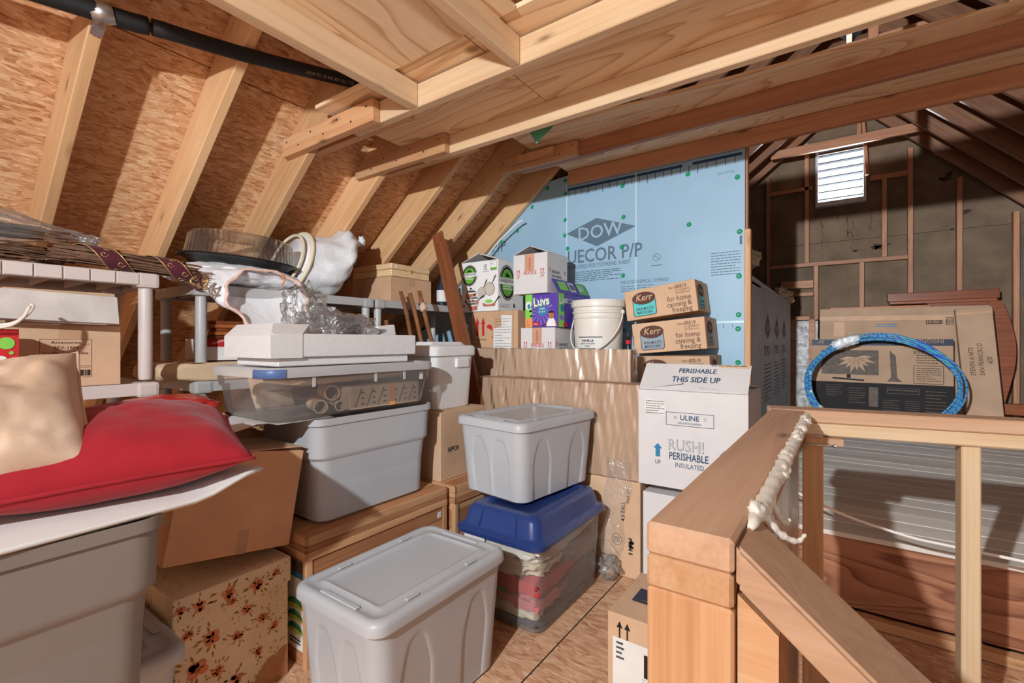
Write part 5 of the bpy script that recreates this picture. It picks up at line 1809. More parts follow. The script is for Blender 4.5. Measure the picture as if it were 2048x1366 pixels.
for s in (-1, 1):
    pts = [(p[0], p[1]) for p in ring(sx + 0.004, sy + 0.004, 0.065, 0, 6, 12)]
    n_ = len(pts)
    idx = [(n_ - 7 + i) % n_ for i in range(0, 8)] if s < 0 else [(18 + i) % n_ for i in range(0, 8)]
    rng_ = [[(pts[i][0] * k, pts[i][1] * k, z) for k, z in ((1.0, 0.155), (1.008, 0.157), (1.008, 0.181), (1.0, 0.186))] for i in idx]
    loft('clip', rng_, BLUEC, ld, False, False, True, closed=False)
for yy in (-0.22, 0.05, 0.2):
    box('wall_rib', (0.003, 0.012, 0.035), LIDCLR, ub, (sx / 2 - 0.009, yy, 0.136), bev=0)
box('price_tag', (0.002, 0.02, 0.03), PAPER, ub, (sx / 2 - 0.012, 0.30, 0.128), bev=0)
for k, (xx, yy, zz, r, lab) in enumerate(((-1.60, 1.02, 0.905, 0.026, 'lower left paper roll inside the clear box'), (-1.625, 1.085, 0.950, 0.030, 'upper paper roll inside the clear box'), (-1.60, 1.105, 0.899, 0.021, 'small paper roll inside the clear box'))):
    rt = root('paper_roll', (xx, yy, zz), (0, 0, R(14)), lab, 'paper roll', 'cardboard rolls in the clear box')
    q = lathe('tube', [(r, -0.14), (r, 0.0), (r * 0.82, 0.0), (r * 0.82, -0.14)], KRAFT, rt, (0.0, 0, 0), (0, R(90), R(-35)), 28)
PAT = plain('patterned paper bag', srgb(204, 176, 146), 0.6, 0.25, var=0.1)
pb = root('patterned_bag', (-1.66, 1.30, 0.878), 0, 'folded brown patterned gift bag inside the clear box', 'paper bag')
box('folded_bag', (0.20, 0.36, 0.09), PAT, pb, (0, 0, 0.05), bev=0.006)
pf2 = Frame((0.1, -0.18, 0.005), (0, 1, 0), (0, 0, 1))
for k in range(6):
    u = 0.02 + 0.055 * k
    decal(pb, pf2, [(u, 0.01), (u + 0.006, 0.01), (u + 0.036, 0.08), (u + 0.03, 0.08)], GREYK, 'print', 1)
    for q in range(3):
        disc(pb, pf2, u + 0.038, 0.02 + 0.022 * q, 0.009, 0.004, GREYK, 'print', 1, 12)
rectd(pb, pf2, 0.19, 0.0, 0.22, 0.09, ORANGE, 'paper_band', 2)
b = box('paper_pad', (0.26, 0.50, 0.02), KRAFT, None, (-1.76, 1.20, 1.000), (R(1), 0, R(2)), 0.004)
tag(b, 'flat kraft paper pad lying on the rolls in the clear box', 'paper')

sty = root('foam_tray', (-1.765, 1.165, 1.0605), 0, 'white moulded styrofoam packing tray on the clear box', 'foam packing')
box('foam_base', (0.30, 0.60, 0.032), STYRO, sty, (0, 0.0, 0.016), bev=0.004)
box('foam_floor', (0.33, 0.66, 0.02), STYRO, sty, (0, 0, 0.043), bev=0.004)
box('foam_wall', (0.032, 0.66, 0.085), STYRO, sty, (0.152, 0, 0.0755), bev=0.005)
box('foam_wall', (0.032, 0.66, 0.085), STYRO, sty, (-0.152, 0, 0.0755), bev=0.005)
box('foam_wall', (0.27, 0.035, 0.085), STYRO, sty, (0, 0.312, 0.0755), bev=0.005)
vs = [(-0.171, -0.336, 0.031), (0.171, -0.336, 0.031), (0.171, -0.22, 0.031), (-0.171, -0.22, 0.031), (-0.171, -0.336, 0.11), (0.171, -0.336, 0.11), (0.10, -0.29, 0.155), (-0.171, -0.29, 0.155), (0.10, -0.15, 0.155), (-0.171, -0.15, 0.155), (0.171, -0.22, 0.118), (-0.171, -0.15, 0.031), (0.10, -0.15, 0.031)]
mesh('foam_corner', vs, [(0, 1, 5, 4), (4, 5, 6, 7), (7, 6, 8, 9), (5, 1, 2, 10), (5, 10, 8, 6), (10, 2, 12, 8), (9, 8, 12, 11), (0, 4, 7, 9, 11), (0, 11, 12, 2, 1)], STYRO, sty)
box('foam_block', (0.10, 0.10, 0.06), STYRO, sty, (0.03, 0.24, 0.13), (R(6), R(-4), 0), 0.008)
cb = root('plastic_bag', (-1.79, 1.13, 1.128), 0, 'crumpled clear plastic bag rising out of the foam tray', 'plastic bag')
blob('crumpled_sheet', (0.13, 0.20, 0.10), CRINKLE, cb, (-0.02, 0.10, 0.05), None, 0.45, 2.2, 3, 5)
blob('bag_peak', (0.07, 0.09, 0.14), CRINKLE, cb, (-0.01, -0.04, 0.11), (R(18), 0, 0), 0.35, 2.4, 8, 5)

# ---- carton with cooler on the second crate
nb = carton('carton', 'brown carton standing on the shorter crate and holding the foam cooler', (-1.785, 1.84, 0.4645), 0, (0.36, 0.35, 0.337), CARD2, None, None, None, 'box', None, 'none')
f = faces(0.36, 0.35, 0.337)['right']
txt(nb, f, 'NIPPON', 0.05, 0.135, 0.036, INKK, cx=0.62, bold=0.012)
cool = root('foam_cooler', (-1.80, 1.83, 0.803), 0, 'white styrofoam cooler with lid behind the foam tray', 'cooler')
rings = [ring(0.25, 0.26, 0.03, 0.0, 5, 6), ring(0.26, 0.27, 0.03, 0.01, 5, 6), ring(0.285, 0.30, 0.03, 0.27, 5, 6)]
autosmooth(loft('body', rings, STYRO, cool), 40)
rings = [ring(0.29, 0.31, 0.03, 0.268, 5, 6), ring(0.31, 0.33, 0.035, 0.275, 5, 6), ring(0.31, 0.33, 0.035, 0.315, 5, 6), ring(0.295, 0.315, 0.035, 0.325, 5, 6), ring(0.24, 0.25, 0.04, 0.328, 5, 6), ring(0.21, 0.22, 0.04, 0.345, 5, 6)]
autosmooth(loft('lid', rings, STYRO, cool), 40)
box('handle_notch', (0.02, 0.10, 0.05), STYRO, cool, (0.145, 0.05, 0.235), bev=0.01)
# ================================================================== MIDDLE: TOTES ON THE FLOOR
tote('storage_tote', 'grey lidded tote on the floor in front of the long wooden crate', (-1.185, 1.075, 0.0), 0, 0.405, 0.59, 0.41, GREY, 'flat', group='grey storage totes')
B5 = tote('lidded_bin', 'clear bin full of clothes with navy blue domed lid', (-1.15, 1.805, 0.0), 0, 0.425, 0.61, 0.457, MILKY, 'dome', BLUE, style='plain', taper=0.87, bodymat=MILKY)
f = Frame((-0.185, -0.277, 0.0), (1, 0, 0), (0, -0.05, 1))
rectd(B5, f, 0.02, 0.17, 0.13, 0.34, PAPER, 'label', 6)
txt(B5, f, 'Clear', 0.03, 0.27, 0.045, INKK, bold=0.01, lay=8)
lines(B5, f, 0.03, 0.11, 0.205, 0.25, 4, INKK, 8, seed=3)
barcode(B5, f, 0.035, 0.178, 0.10, 0.20, 8)
cl = [('white', srgb(228, 220, 206), (0.02, -0.06, 0.325), (0.24, 0.30, 0.055)), ('cream', srgb(214, 196, 166), (-0.03, -0.16, 0.250), (0.22, 0.15, 0.055)), ('brown', srgb(126, 90, 78), (0.06, 0.12, 0.235), (0.17, 0.22, 0.085)),
      ('red', srgb(196, 62, 64), (0.0, -0.13, 0.178), (0.24, 0.22, 0.040)), ('green', srgb(74, 164, 100), (-0.10, -0.20, 0.143), (0.13, 0.12, 0.022)), ('dark grey', srgb(82, 80, 86), (0.05, 0.10, 0.105), (0.22, 0.26, 0.065)),
      ('pink', srgb(206, 120, 118), (0.09, -0.16, 0.110), (0.13, 0.16, 0.032)), ('ivory', srgb(222, 206, 180), (-0.04, -0.16, 0.075), (0.20, 0.16, 0.035)), ('charcoal', srgb(62, 64, 72), (0.0, -0.02, 0.035), (0.22, 0.30, 0.028))]
for i, (cn, c, p, s) in enumerate(cl):
    def press(v, p=p):
        z = v.z + p[2]
        k_ = 0.875 + 0.075 * max(0, z) / 0.37
        hx_, hy_ = 0.2125 * k_ - 0.008, 0.305 * k_ - 0.008
        return Vector((max(-hx_ - p[0], min(hx_ - p[0], v.x)), max(-hy_ - p[1], min(hy_ - p[1], v.y)), max(0.008 - p[2], v.z)))
    o = blob('folded_garment', s, cloth('%s cotton' % cn, c), None, (-1.15 + p[0], 1.805 + p[1], p[2]), (0, 0, 0), 0.30, 2.6, i + 2, 5, press)
    tag(o, '%s garment folded inside the clear blue lidded bin' % cn, 'garment', 'clothes packed in the clear bin')
tote('storage_tote', 'grey lidded tote stacked on the navy blue lid', (-1.243, 1.893, 0.459), -7.0, 0.42, 0.585, 0.352, GREY, 'flat', group='grey storage totes')

# ---- stretch-wrapped cartons


def wrapped(label, lo, hi, mat, seed):
    lo, hi = Vector(lo), Vector(hi)
    c = Vector(((lo.x + hi.x) / 2, (lo.y + hi.y) / 2, lo.z))
    s = hi - lo
    rt = root('wrapped_carton', c, 0, label, 'box', 'cartons in stretch wrap')
    box('carton_body', tuple(s), mat, rt, (0, 0, s.z / 2), bev=0.003)
    # film with slanting creases
    per = [(-s.x / 2, -s.y / 2), (s.x / 2, -s.y / 2), (s.x / 2, s.y / 2), (-s.x / 2, s.y / 2)]
    pts = []
    arc = 0.0
    for k in range(4):
        a, b = Vector(per[k]), Vector(per[(k + 1) % 4])
        n = max(8, int((b - a).length / (0.005 if k in (0, 1) else 0.02)))
        for i in range(n):
            pts.append((a + (b - a) * (i / n), Vector(((b - a).y, -(b - a).x)).normalized(), arc + (b - a).length * i / n))
        arc += (b - a).length
    rings = []
    nz = max(10, int(s.z / 0.018))
    for z in [0.006 + (s.z - 0.002) * q / nz for q in range(nz + 1)]:
        r_ = []
        for i, (p, n, t) in enumerate(pts):
            w1 = mnoise.noise(Vector((t * 26 + z * 5, z * 3.2, seed)))
            w2 = mnoise.noise(Vector((t * 60 - z * 9, z * 6.0, seed + 9)))
            d = 0.009 + 0.0075 * w1 + 0.0036 * w2
            q = p + n * max(0.0015, d)
            r_.append((q.x, q.y, z))
        rings.append(r_)
    loft('stretch_wrap', rings, WRAP, rt, False, False, True)
    return rt


W2 = wrapped('stretch wrapped carton standing on the printed one, behind the stacked grey tote', (-1.78, 2.19, 0.474), (-0.797, 2.325, 0.938), CARD, 3)
f = Frame((-0.49, -0.0675, 0), (1, 0, 0), (0, 0, 1))
W1 = root('carton', (-1.2885, 2.26, 0.0), 0, 'brown floor carton printed sideways under the stretch wrapped one', 'box')
box('body', (0.983, 0.14, 0.47), CARD2, W1, (0, 0, 0.235), bev=0.003)
f = Frame((-0.4915, -0.07, 0), (1, 0, 0), (0, 0, 1))
txt(W1, f, '4.5 TALL', 0.905, 0.27, 0.028, INKK, deg=90, cx=0.9, bold=0.008)
txt(W1, f, 'THIS SIDE', 0.93, 0.36, 0.022, INKK, deg=90, cx=0.9)
disc(W1, f, 0.865, 0.175, 0.026, 0.030, GREYK, 'stamp', 1)
disc(W1, f, 0.865, 0.175, 0.023, 0.027, CARD2, 'stamp', 2)
lines(W1, f, 0.85, 0.88, 0.16, 0.19, 3, GREYK, 3, seed=5)
lines(W1, f, 0.925, 0.945, 0.11, 0.20, 5, INKK, 2, seed=6)
decal(W1, f, [(0.93, 0.14), (0.955, 0.15), (0.94, 0.16), (0.955, 0.175), (0.935, 0.19), (0.925, 0.165)], INKK, 'print', 2)
W3 = wrapped('taller stretch wrapped carton carrying nothing, in front of the white bucket', (-2.0, 2.345, 0.0), (-0.905, 2.425, 1.106), CARD2, 8)
W3['label'] = 'tallest stretch wrapped carton, just in front of the white bucket'
scr = root('wrap_scrap', (-0.90, 2.10, 0.004), 0, 'clear plastic wrap tail trailing to the floor beside the blue lidded bin', 'plastic wrap')
vs = []
for i in range(15):
    for j in range(5):
        t = i / 14
        vs.append((-0.07 + 0.035 * j * (1 - 0.5 * t) + 0.012 * math.sin(i * 1.1 + j), 0.07 - 0.06 * t + 0.012 * math.cos(i * 1.7 + j * 2), 0.56 * (1 - t) + 0.004))
mesh('film', vs, [(i * 5 + j, i * 5 + j + 1, i * 5 + j + 6, i * 5 + j + 5) for i in range(14) for j in range(4)], CRINKLE, scr, smooth=True)
blob('crumpled_end', (0.05, 0.04, 0.06), CRINKLE, scr, (-0.03, 0.02, 0.055), None, 0.5, 2.5, 4, 4)

# cartons that carry the upper row
carton('carton', 'plain brown carton hidden behind the wrapped ones, carrying the white bucket', (-1.56, 2.67, 0.0), 0, (1.12, 0.45, 0.995), CARD, None)
carton('carton', 'plain brown carton under the mason jar boxes', (-0.745, 2.755, 0.0), 0, (0.50, 0.29, 0.895), CARD, None)

# carton with red arrows
ab = carton('carton', 'brown carton with red arrows and a pasted packing list', (-1.88, 2.59, 0.998), 0, (0.38, 0.28, 0.352), CARD, None, None, None, 'box', None, 'none')
f = faces(0.38, 0.28, 0.352)['front']
for u in (0.05, 0.10):
    arrow_up(ab, f, u, 0.19, 0.034, 0.125, INKR, sh=0.55)
disc(ab, f, 0.152, 0.235, 0.026, 0.03, INKR, 'umbrella_mark', 1, 16, -20, 160)
decal(ab, f, [(0.178, 0.19), (0.182, 0.19), (0.182, 0.175), (0.17, 0.172), (0.17, 0.178), (0.177, 0.18)], INKR, 'umbrella_mark')
decal(ab, f, [(0.19, 0.24), (0.25, 0.25), (0.25, 0.325), (0.335, 0.32), (0.33, 0.10), (0.31, 0.06), (0.21, 0.07), (0.185, 0.10)], PAPER, 'packing_list', 1)
lines(ab, f, 0.20, 0.325, 0.08, 0.31, 13, GREYK, 2, seed=11, fill=0.16)
lines(ab, f, 0.04, 0.13, 0.155, 0.175, 1, INKB, 1, seed=12, fill=0.3)
rectd(ab, f, 0.345, 0.0, 0.347, 0.35, INKB, 'seam')

# cookware carton
fw = carton('cookware_carton', 'white cookware carton printed with copper pots and green badge', (-1.995, 2.585, 1.352), 0, (0.315, 0.29, 0.335), WHITEG, {'left': (20, 0.16), 'right': (17, 0.165)}, inmat=CARDK)
f, fr_ = faces(0.315, 0.29, 0.335)['front'], faces(0.315, 0.29, 0.335)['right']
for par_f, cu, cv, ru, rv, tw in ((f, 0.072, 0.245, 0.066, 0.072, 0.026), (fr_, 0.10, 0.19, 0.088, 0.118, 0.040)):
    disc(fw, par_f, cu, cv, ru, rv, INKK, 'badge', 1)
    disc(fw, par_f, cu, cv, ru * 0.93, rv * 0.94, WHITEG, 'badge', 2)
    disc(fw, par_f, cu, cv, ru * 0.90, rv * 0.91, INKK, 'badge', 3)
    disc(fw, par_f, cu, cv, ru * 0.76, rv * 0.77, OLIVE, 'badge', 4)
    decal(fw, par_f, [(cu - ru * .35, cv + rv * .33), (cu + ru * .35, cv + rv * .33), (cu + ru * .22, cv + rv * .5), (cu + ru * .05, cv + rv * .45), (cu - ru * .02, cv + rv * .62), (cu - ru * .2, cv + rv * .48)], INKK, 'badge', 5)
    rectd(fw, par_f, max(0.002, cu - ru * 1.06), cv - rv * 0.12, cu + ru * 1.06, cv + rv * 0.25, WHITEG, 'badge', 6)
    txt(fw, par_f, 'FARBERWARE', cu, cv - rv * 0.02, tw, INKK, 'CENTER', cx=0.78, lay=8)
    lines(fw, par_f, cu - ru * .6, cu + ru * .6, cv - rv * .42, cv - rv * .14, 2, WHITEG, 7, seed=2)
txt(fw, f, '15', 0.19, 0.272, 0.055, INKK, cx=0.62, bold=0.004)
lines(fw, f, 0.185, 0.24, 0.26, 0.267, 1, GREYK, 1, seed=8)
outline(fw, f, 0.252, 0.268, 0.303, 0.328, 0.002, GREYK)
rectd(fw, f, 0.252, 0.268, 0.303, 0.285, OLIVE)
txt(fw, f, 'nylon', 0.256, 0.305, 0.012, INKK, cx=0.8)


def pot(u, v, w, h, lid=True, ang=None):
    decal(fw, f, [(u - w / 2, v + h), (u + w / 2, v + h), (u + w * 0.47, v + 0.006), (u + w * 0.40, v), (u - w * 0.40, v), (u - w * 0.47, v + 0.006)], COPPER, 'pot', 3)
    disc(fw, f, u, v + h, w / 2, 0.010, PAPER, 'pot', 4)
    if lid:
        disc(fw, f, u, v + h + 0.002, w * 0.47, 0.020, GREYS, 'pot', 4, 20, 0, 180)
        disc(fw, f, u, v + h + 0.027, 0.009, 0.006, INKK, 'pot', 5)
    if ang is not None:
        a = R(ang)
        p = Vector((u - w * 0.46 if ang > 90 else u + w * 0.46, v + h * 0.8))
        d, n = Vector((math.cos(a), math.sin(a))), Vector((-math.sin(a), math.cos(a)))
        decal(fw, f, [tuple(p + n * .003), tuple(p - n * .003), tuple(p + d * .055 - n * .005), tuple(p + d * .055 + n * .005)], INKK, 'pot', 5)


for u, v, r, a in ((0.178, 0.125, 0.036, 62), (0.245, 0.145, 0.043, 60)):
    disc(fw, f, u, v, r, r * 1.02, GREYK, 'pan', 1)
    disc(fw, f, u, v, r * 0.93, r * 0.95, plain('pan face', srgb(206, 192, 180), 0.5) if a == 62 else MATS['pan face'], 'pan', 2)
    a = R(a)
    d, n = Vector((math.cos(a), math.sin(a))), Vector((-math.sin(a), math.cos(a)))
    p = Vector((u, v)) + d * r
    decal(fw, f, [tuple(p + n * .003), tuple(p - n * .003), tuple(p + d * .05 - n * .006), tuple(p + d * .065), tuple(p + d * .05 + n * .006)], GREYK, 'pan', 2)
pot(0.085, 0.085, 0.095, 0.045)
pot(0.115, 0.045, 0.08, 0.04, True, 30)
pot(0.105, 0.008, 0.075, 0.038, True, 135)
pot(0.24, 0.030, 0.11, 0.028, False, 50)
disc(fw, f, 0.24, 0.06, 0.042, 0.018, PAPER, 'pot', 5)
disc(fw, f, 0.24, 0.064, 0.03, 0.012, LIME, 'pot', 6)
rectd(fw, f, 0.01, 0.03, 0.032, 0.062, PAPER, 'print', 4)
barcode(fw, f, 0.012, 0.032, 0.03, 0.048, 5)
outline(fw, fr_, 0.02, 0.025, 0.13, 0.045, 0.0015, INKK)
txt(fw, fr_, 'Guaranteed for Life', 0.025, 0.03, 0.012, INKK, cx=0.85)
disc(fw, fr_, 0.18, 0.04, 0.012, 0.016, GREYK, 'print')

# pair of white fragile cartons


def fragile(label, base, flaps):
    s = (0.248, 0.248, 0.238 if flaps is None else 0.245)
    rt = carton('fragile_carton', label, base, 0, s, WHITE, flaps, None, 'white fragile cartons', 'box', CARDIN, 'none')
    f, g = faces(*s)['front'], faces(*s)['right']
    z = s[2]
    rectd(rt, f, 0.085, z * 0.56, 0.155, z - 0.001, TAPER, 'printed_tape')
    txt(rt, f, 'IF TAPE BROKEN', 0.128, z * 0.58, 0.018, INKR, deg=90, cx=0.6, bold=0.01)
    txt(rt, f, 'FRAGILE', 0.124, 0.118, 0.030, INKR, 'CENTER', cx=0.85, bold=0.008)
    for u in (0.036, 0.212):
        arrow_up(rt, f, u - 0.008, 0.125, 0.012, 0.027, INKR)
        arrow_up(rt, f, u + 0.008, 0.125, 0.012, 0.027, INKR)
        rectd(rt, f, u - 0.018, 0.119, u + 0.018, 0.1215, INKR)
        txt(rt, f, 'UP', u, 0.096, 0.026, INKR, 'CENTER', cx=0.75, bold=0.005)
    for u in (0.018, 0.21):
        arrow_up(rt, g, u, 0.125, 0.010, 0.027, INKR)
        arrow_up(rt, g, u + 0.014, 0.125, 0.010, 0.027, INKR)
    txt(rt, g, 'REFRIGERATE', 0.05, 0.125, 0.024, INKN, cx=0.72)
    txt(rt, g, 'UPON ARRIVAL', 0.05, 0.098, 0.024, INKN, cx=0.72)
    return rt


fragile('lower white fragile carton under the purple diaper box', (-1.543, 2.575, 0.998), None)
fragile('upper white fragile carton with open top, on the purple diaper box', (-1.578, 2.545, 1.445), {'left': (22, 0.13), 'right': (20, 0.13)})

# purple diaper box
ls = (0.235, 0.42, 0.205)
lv = carton('diaper_box', 'purple and lime diaper box with raised flap and baby picture', (-1.517, 2.665, 1.238), 0, ls, PURPLE, {'right': (62, 0.10), 'left': (4, 0.11), 'back': (0, 0.11)}, inmat=CARDIN)
f, g = faces(*ls)['front'], faces(*ls)['right']
rectd(lv, f, 0, 0.058, 0.052, ls[2], LIME)
rectd(lv, f, 0, 0, 0.052, 0.058, ORANGE)
disc(lv, f, 0.024, 0.135, 0.022, 0.028, WHITEG, lay=2, n=9)
disc(lv, f, 0.028, 0.13, 0.012, 0.016, INKBL, lay=3, n=12)
LAV = plain('lavender ray', srgb(140, 116, 204), 0.4, 0.4, var=0.05)
for k in range(16):
    a = R(22.5 * k)
    c = Vector((0.115, 0.10))
    d, n = Vector((math.cos(a), math.sin(a))), Vector((-math.sin(a), math.cos(a)))
    decal(lv, f, [tuple(c), tuple(c + d * 0.085 - n * 0.006), tuple(c + d * 0.085 + n * 0.006)], LAV, 'ray', 1)
for fr_, u, v, s, cx in ((f, 0.062, 0.128, 0.075, 0.85), (g, 0.012, 0.14, 0.060, 0.95)):
    txt(lv, fr_, 'Luvs', u + 0.002, v - 0.002, s, OLIVE, cx=cx, bold=0.045, lay=3, deg=6)
    txt(lv, fr_, 'Luvs', u, v, s, WHITEG, cx=cx, bold=0.02, lay=4, deg=6)
disc(lv, f, 0.125, 0.10, 0.036, 0.030, INKBL, lay=3)
txt(lv, f, 'SUPER', 0.125, 0.106, 0.018, WHITEG, 'CENTER', cx=0.8, lay=5)
txt(lv, f, 'ABSORBENT', 0.125, 0.09, 0.013, WHITEG, 'CENTER', cx=0.72, lay=5)
rectd(lv, f, 0.056, 0.008, 0.105, 0.034, INKR, lay=3)
txt(lv, f, 'MEGA', 0.062, 0.014, 0.014, WHITEG, cx=0.9, lay=5)
# baby picture, generic
decal(lv, f, [(0.155, 0.005), (0.225, 0.005), (0.222, 0.03), (0.205, 0.055), (0.175, 0.055), (0.16, 0.03)], WHITEG, 'baby_picture', 5)
disc(lv, f, 0.19, 0.072, 0.019, 0.022, SKIN, 'baby_picture', 6)
disc(lv, f, 0.19, 0.086, 0.020, 0.015, INKK, 'baby_picture', 7, 16, 0, 180)
for a, b in (((0.16, 0.03), (0.135, 0.004)), ((0.218, 0.03), (0.228, 0.004))):
    decal(lv, f, [(a[0], a[1] - .008), (a[0], a[1] + .008), (b[0] + .006, b[1] + .004), (b[0] - .006, b[1])], SKIN, 'baby_picture', 6)
txt(lv, f, 'S', 0.012, 0.03, 0.022, INKR, lay=3)
txt(lv, f, '52', 0.012, 0.008, 0.02, INKR, lay=3)
rectd(lv, g, 0.004, 0, 0.075, ls[2], LIME)
disc(lv, g, 0.05, 0.115, 0.024, 0.022, INKBL, lay=3)
disc(lv, g, 0.028, 0.06, 0.014, 0.016, LAV, lay=3)
disc(lv, g, 0.05, 0.055, 0.014, 0.016, LAV, lay=3)
txt(lv, g, 'MORE ABSORBENT', 0.12, 0.165, 0.018, WHITEG, cx=0.8, lay=3)
lines(lv, g, 0.13, 0.20, 0.145, 0.157, 1, WHITEG, 3, seed=4)
disc(lv, g, 0.09, 0.015, 0.03, 0.013, INKR, lay=3)
a = R(62)
dv = Vector((-math.cos(a), 0, math.sin(a)))
flf = Frame(Vector((ls[0] / 2, -ls[1] / 2, ls[2] + 0.002)) + dv.cross(Vector((0, -1, 0))) * 0.0, (0, 1, 0), dv)
flf.o += flf.N * 0.003
rectd(lv, flf, 0.04, 0.02, 0.15, 0.085, LIME, lay=2)
rectd(lv, flf, 0.17, 0.02, 0.25, 0.085, PAPER, lay=2)
barcode(lv, flf, 0.18, 0.03, 0.24, 0.075, 3)
rectd(lv, flf, 0.29, 0.01, 0.415, 0.098, OLIVE, lay=2)
lines(lv, flf, 0.30, 0.38, 0.03, 0.08, 4, WHITEG, 3, seed=7)

# frosting bucket
bu = root('bucket', (-1.207, 2.605, 0.998), R(20), 'off-white lidded bucket with wire bail and vanilla label', 'bucket')
lathe('pail', [(0.0, 0.0), (0.132, 0.0), (0.136, 0.006), (0.147, 0.285), (0.151, 0.287), (0.153, 0.292), (0.151, 0.297), (0.148, 0.30), (0.1485, 0.315), (0.154, 0.318), (0.156, 0.325), (0.154, 0.331), (0.149, 0.334), (0.150, 0.37)], BUCKET, bu, None, None, 64)
lathe('lid', [(0.152, 0.352), (0.159, 0.355), (0.1605, 0.362), (0.1605, 0.388), (0.157, 0.395), (0.149, 0.396), (0.145, 0.388), (0.0, 0.388)], BUCKET, bu, None, None, 64)
for k in range(10):
    a = 2 * math.pi * k / 10
    box('lid_tab', (0.003, 0.004, 0.016), BUCKET, bu, (0.161 * math.cos(a), 0.161 * math.sin(a), 0.367), (0, 0, a), 0)
lab_r = []
for i in range(17):
    a = R(-138 + 62 * i / 16)
    lab_r.append([(rr * math.cos(a), rr * math.sin(a), z) for rr, z in ((0.1400, 0.095), (0.1432, 0.175))])
loft('label', lab_r, PAPER, bu, False, False, True, closed=False)
lab_r = []
for i in range(17):
    a = R(-138 + 62 * i / 16)
    lab_r.append([(rr * math.cos(a), rr * math.sin(a), z) for rr, z in ((0.14365, 0.175), (0.1438, 0.180))])
loft('label_stripe', lab_r, NAVY, bu, False, False, True, closed=False)
am = R(-110)
lfm = Frame(Vector((0.1436 * math.cos(am), 0.1436 * math.sin(am), 0.10)), (-math.sin(am), math.cos(am), 0), (0.04 * math.cos(am), 0.04 * math.sin(am), 1))
txt(bu, lfm, 'VANILLA', 0, 0.052, 0.019, INKK, 'CENTER', bold=0.01, lay=4)
txt(bu, lfm, "LIGHT N FLUFFY", 0, 0.036, 0.014, INKK, 'CENTER', lay=5, cx=0.9)
txt(bu, lfm, 'ICING', 0, 0.022, 0.012, INKK, 'CENTER', lay=5)
lines(bu, lfm, -0.05, 0.05, -0.002, 0.016, 3, INKK, 7, seed=3)
c = []
for i in range(29):
    t = i / 28
    a = R(-202 + 180 * t)
    dip = math.sin(math.pi * t)
    c.append(((0.158 + 0.012 * dip) * math.cos(a), (0.158 + 0.012 * dip) * math.sin(a), 0.325 - 0.235 * dip ** 0.8))
tube('bail', c, 0.005, BUCKET, bu, 8)
for a in (R(-202), R(-22)):
    blob('bail_ear', (0.012, 0.012, 0.014), BUCKET, bu, (0.156 * math.cos(a), 0.156 * math.sin(a), 0.325), None, 0.0, 1, 1, 2)
bo = root('sauce_bottle', (-0.99, 2.53, 0.998), 0, 'small black and red capped bottle beside the white bucket', 'bottle')
lathe('bottle_body', [(0.0, 0), (0.016, 0), (0.017, 0.004), (0.017, 0.12), (0.012, 0.14), (0.0, 0.14)], BLACKP, bo, None, None, 20)
lathe('neck_band', [(0.0145, 0.138), (0.0145, 0.160)], INKR, bo, None, None, 20)
lathe('cap', [(0.0125, 0.160), (0.014, 0.162), (0.013, 0.195), (0.0, 0.198)], BLACKP, bo, None, None, 20)

# mason jar boxes
ks = (0.40, 0.27, 0.172)


def jarbox(label, base, rot, col, right_col):
    rt = carton('jar_box', label, base, rot, ks, CARD2, None, None, 'mason jar boxes stacked against the blue wall', 'box', None, 'x')
    for fr, sc, c in ((faces(*ks)['front'], 1.0, col), (faces(*ks)['right'], 0.85, right_col)):
        u0, u1, v0, v1 = 0.045, 0.045 + 0.135 * sc, 0.016, 0.155
        w = (u1 - u0)
        mid = (u0 + u1) / 2
        decal(rt, fr, [(u0 + 0.01, v0), (u1 - 0.01, v0), (u1, v0 + 0.01), (u1, v1 - 0.05), (u0, v1 - 0.05), (u0, v0 + 0.01)], INKB, 'badge', 1)
        decal(rt, fr, [(u0 + 0.012, v0 + .004), (u1 - 0.012, v0 + .004), (u1 - .004, v0 + 0.012), (u1 - .004, v1 - 0.05), (u0 + .004, v1 - 0.05), (u0 + .004, v0 + 0.012)], c, 'badge', 2)
        disc(rt, fr, mid, v1 - 0.038, w / 2, 0.036, INKB, 'badge', 3)
        txt(rt, fr, 'Kerr', mid, v1 - 0.051, 0.052 * sc, CARD2, 'CENTER', cx=0.95, shear=0.25, bold=0.01, lay=5)
        txt(rt, fr, 'WIDE MOUTH', mid, v0 + 0.034, 0.022 * sc, INKB, 'CENTER', cx=0.72, bold=0.012, lay=4)
        txt(rt, fr, 'MASON JARS', mid, v0 + 0.013, 0.022 * sc, INKB, 'CENTER', cx=0.72, bold=0.012, lay=4)
    f = faces(*ks)['front']
    txt(rt, f, '70610-', 0.255, 0.138, 0.019, INKB, cx=0.8)
    txt(rt, f, '00519', 0.295, 0.138, 0.028, INKB, cx=0.85, bold=0.01)
    txt(rt, f, '12 QUARTS', 0.37, 0.122, 0.017, INKB, 'RIGHT', cx=0.9)
    txt(rt, f, 'WITH BANDS & LIDS', 0.37, 0.109, 0.011, INKB, 'RIGHT', cx=0.75)
    for s, v in (('for home', 0.072), ('canning &', 0.040), ('freezing', 0.009)):
        txt(rt, f, s, 0.372, v, 0.040, INKB, 'RIGHT', cx=0.85)
    return rt


jarbox('lowest mason jar box, half hidden behind the white shipping carton', (-0.775, 2.755, 0.898), (0, -1.0, 0), SLATE, SLATE)
jarbox('middle mason jar box with faded blue badge', (-0.79, 2.755, 1.095), (0, -5.0, 0), SLATE, SLATE)
jarbox('topmost mason jar box with bright turquoise badge', (-0.833, 2.755, 1.292), (0, -7.0, 0), TEAL, TEAL)

# white insulated shipping cartons
us = (0.465, 0.44, 0.440)


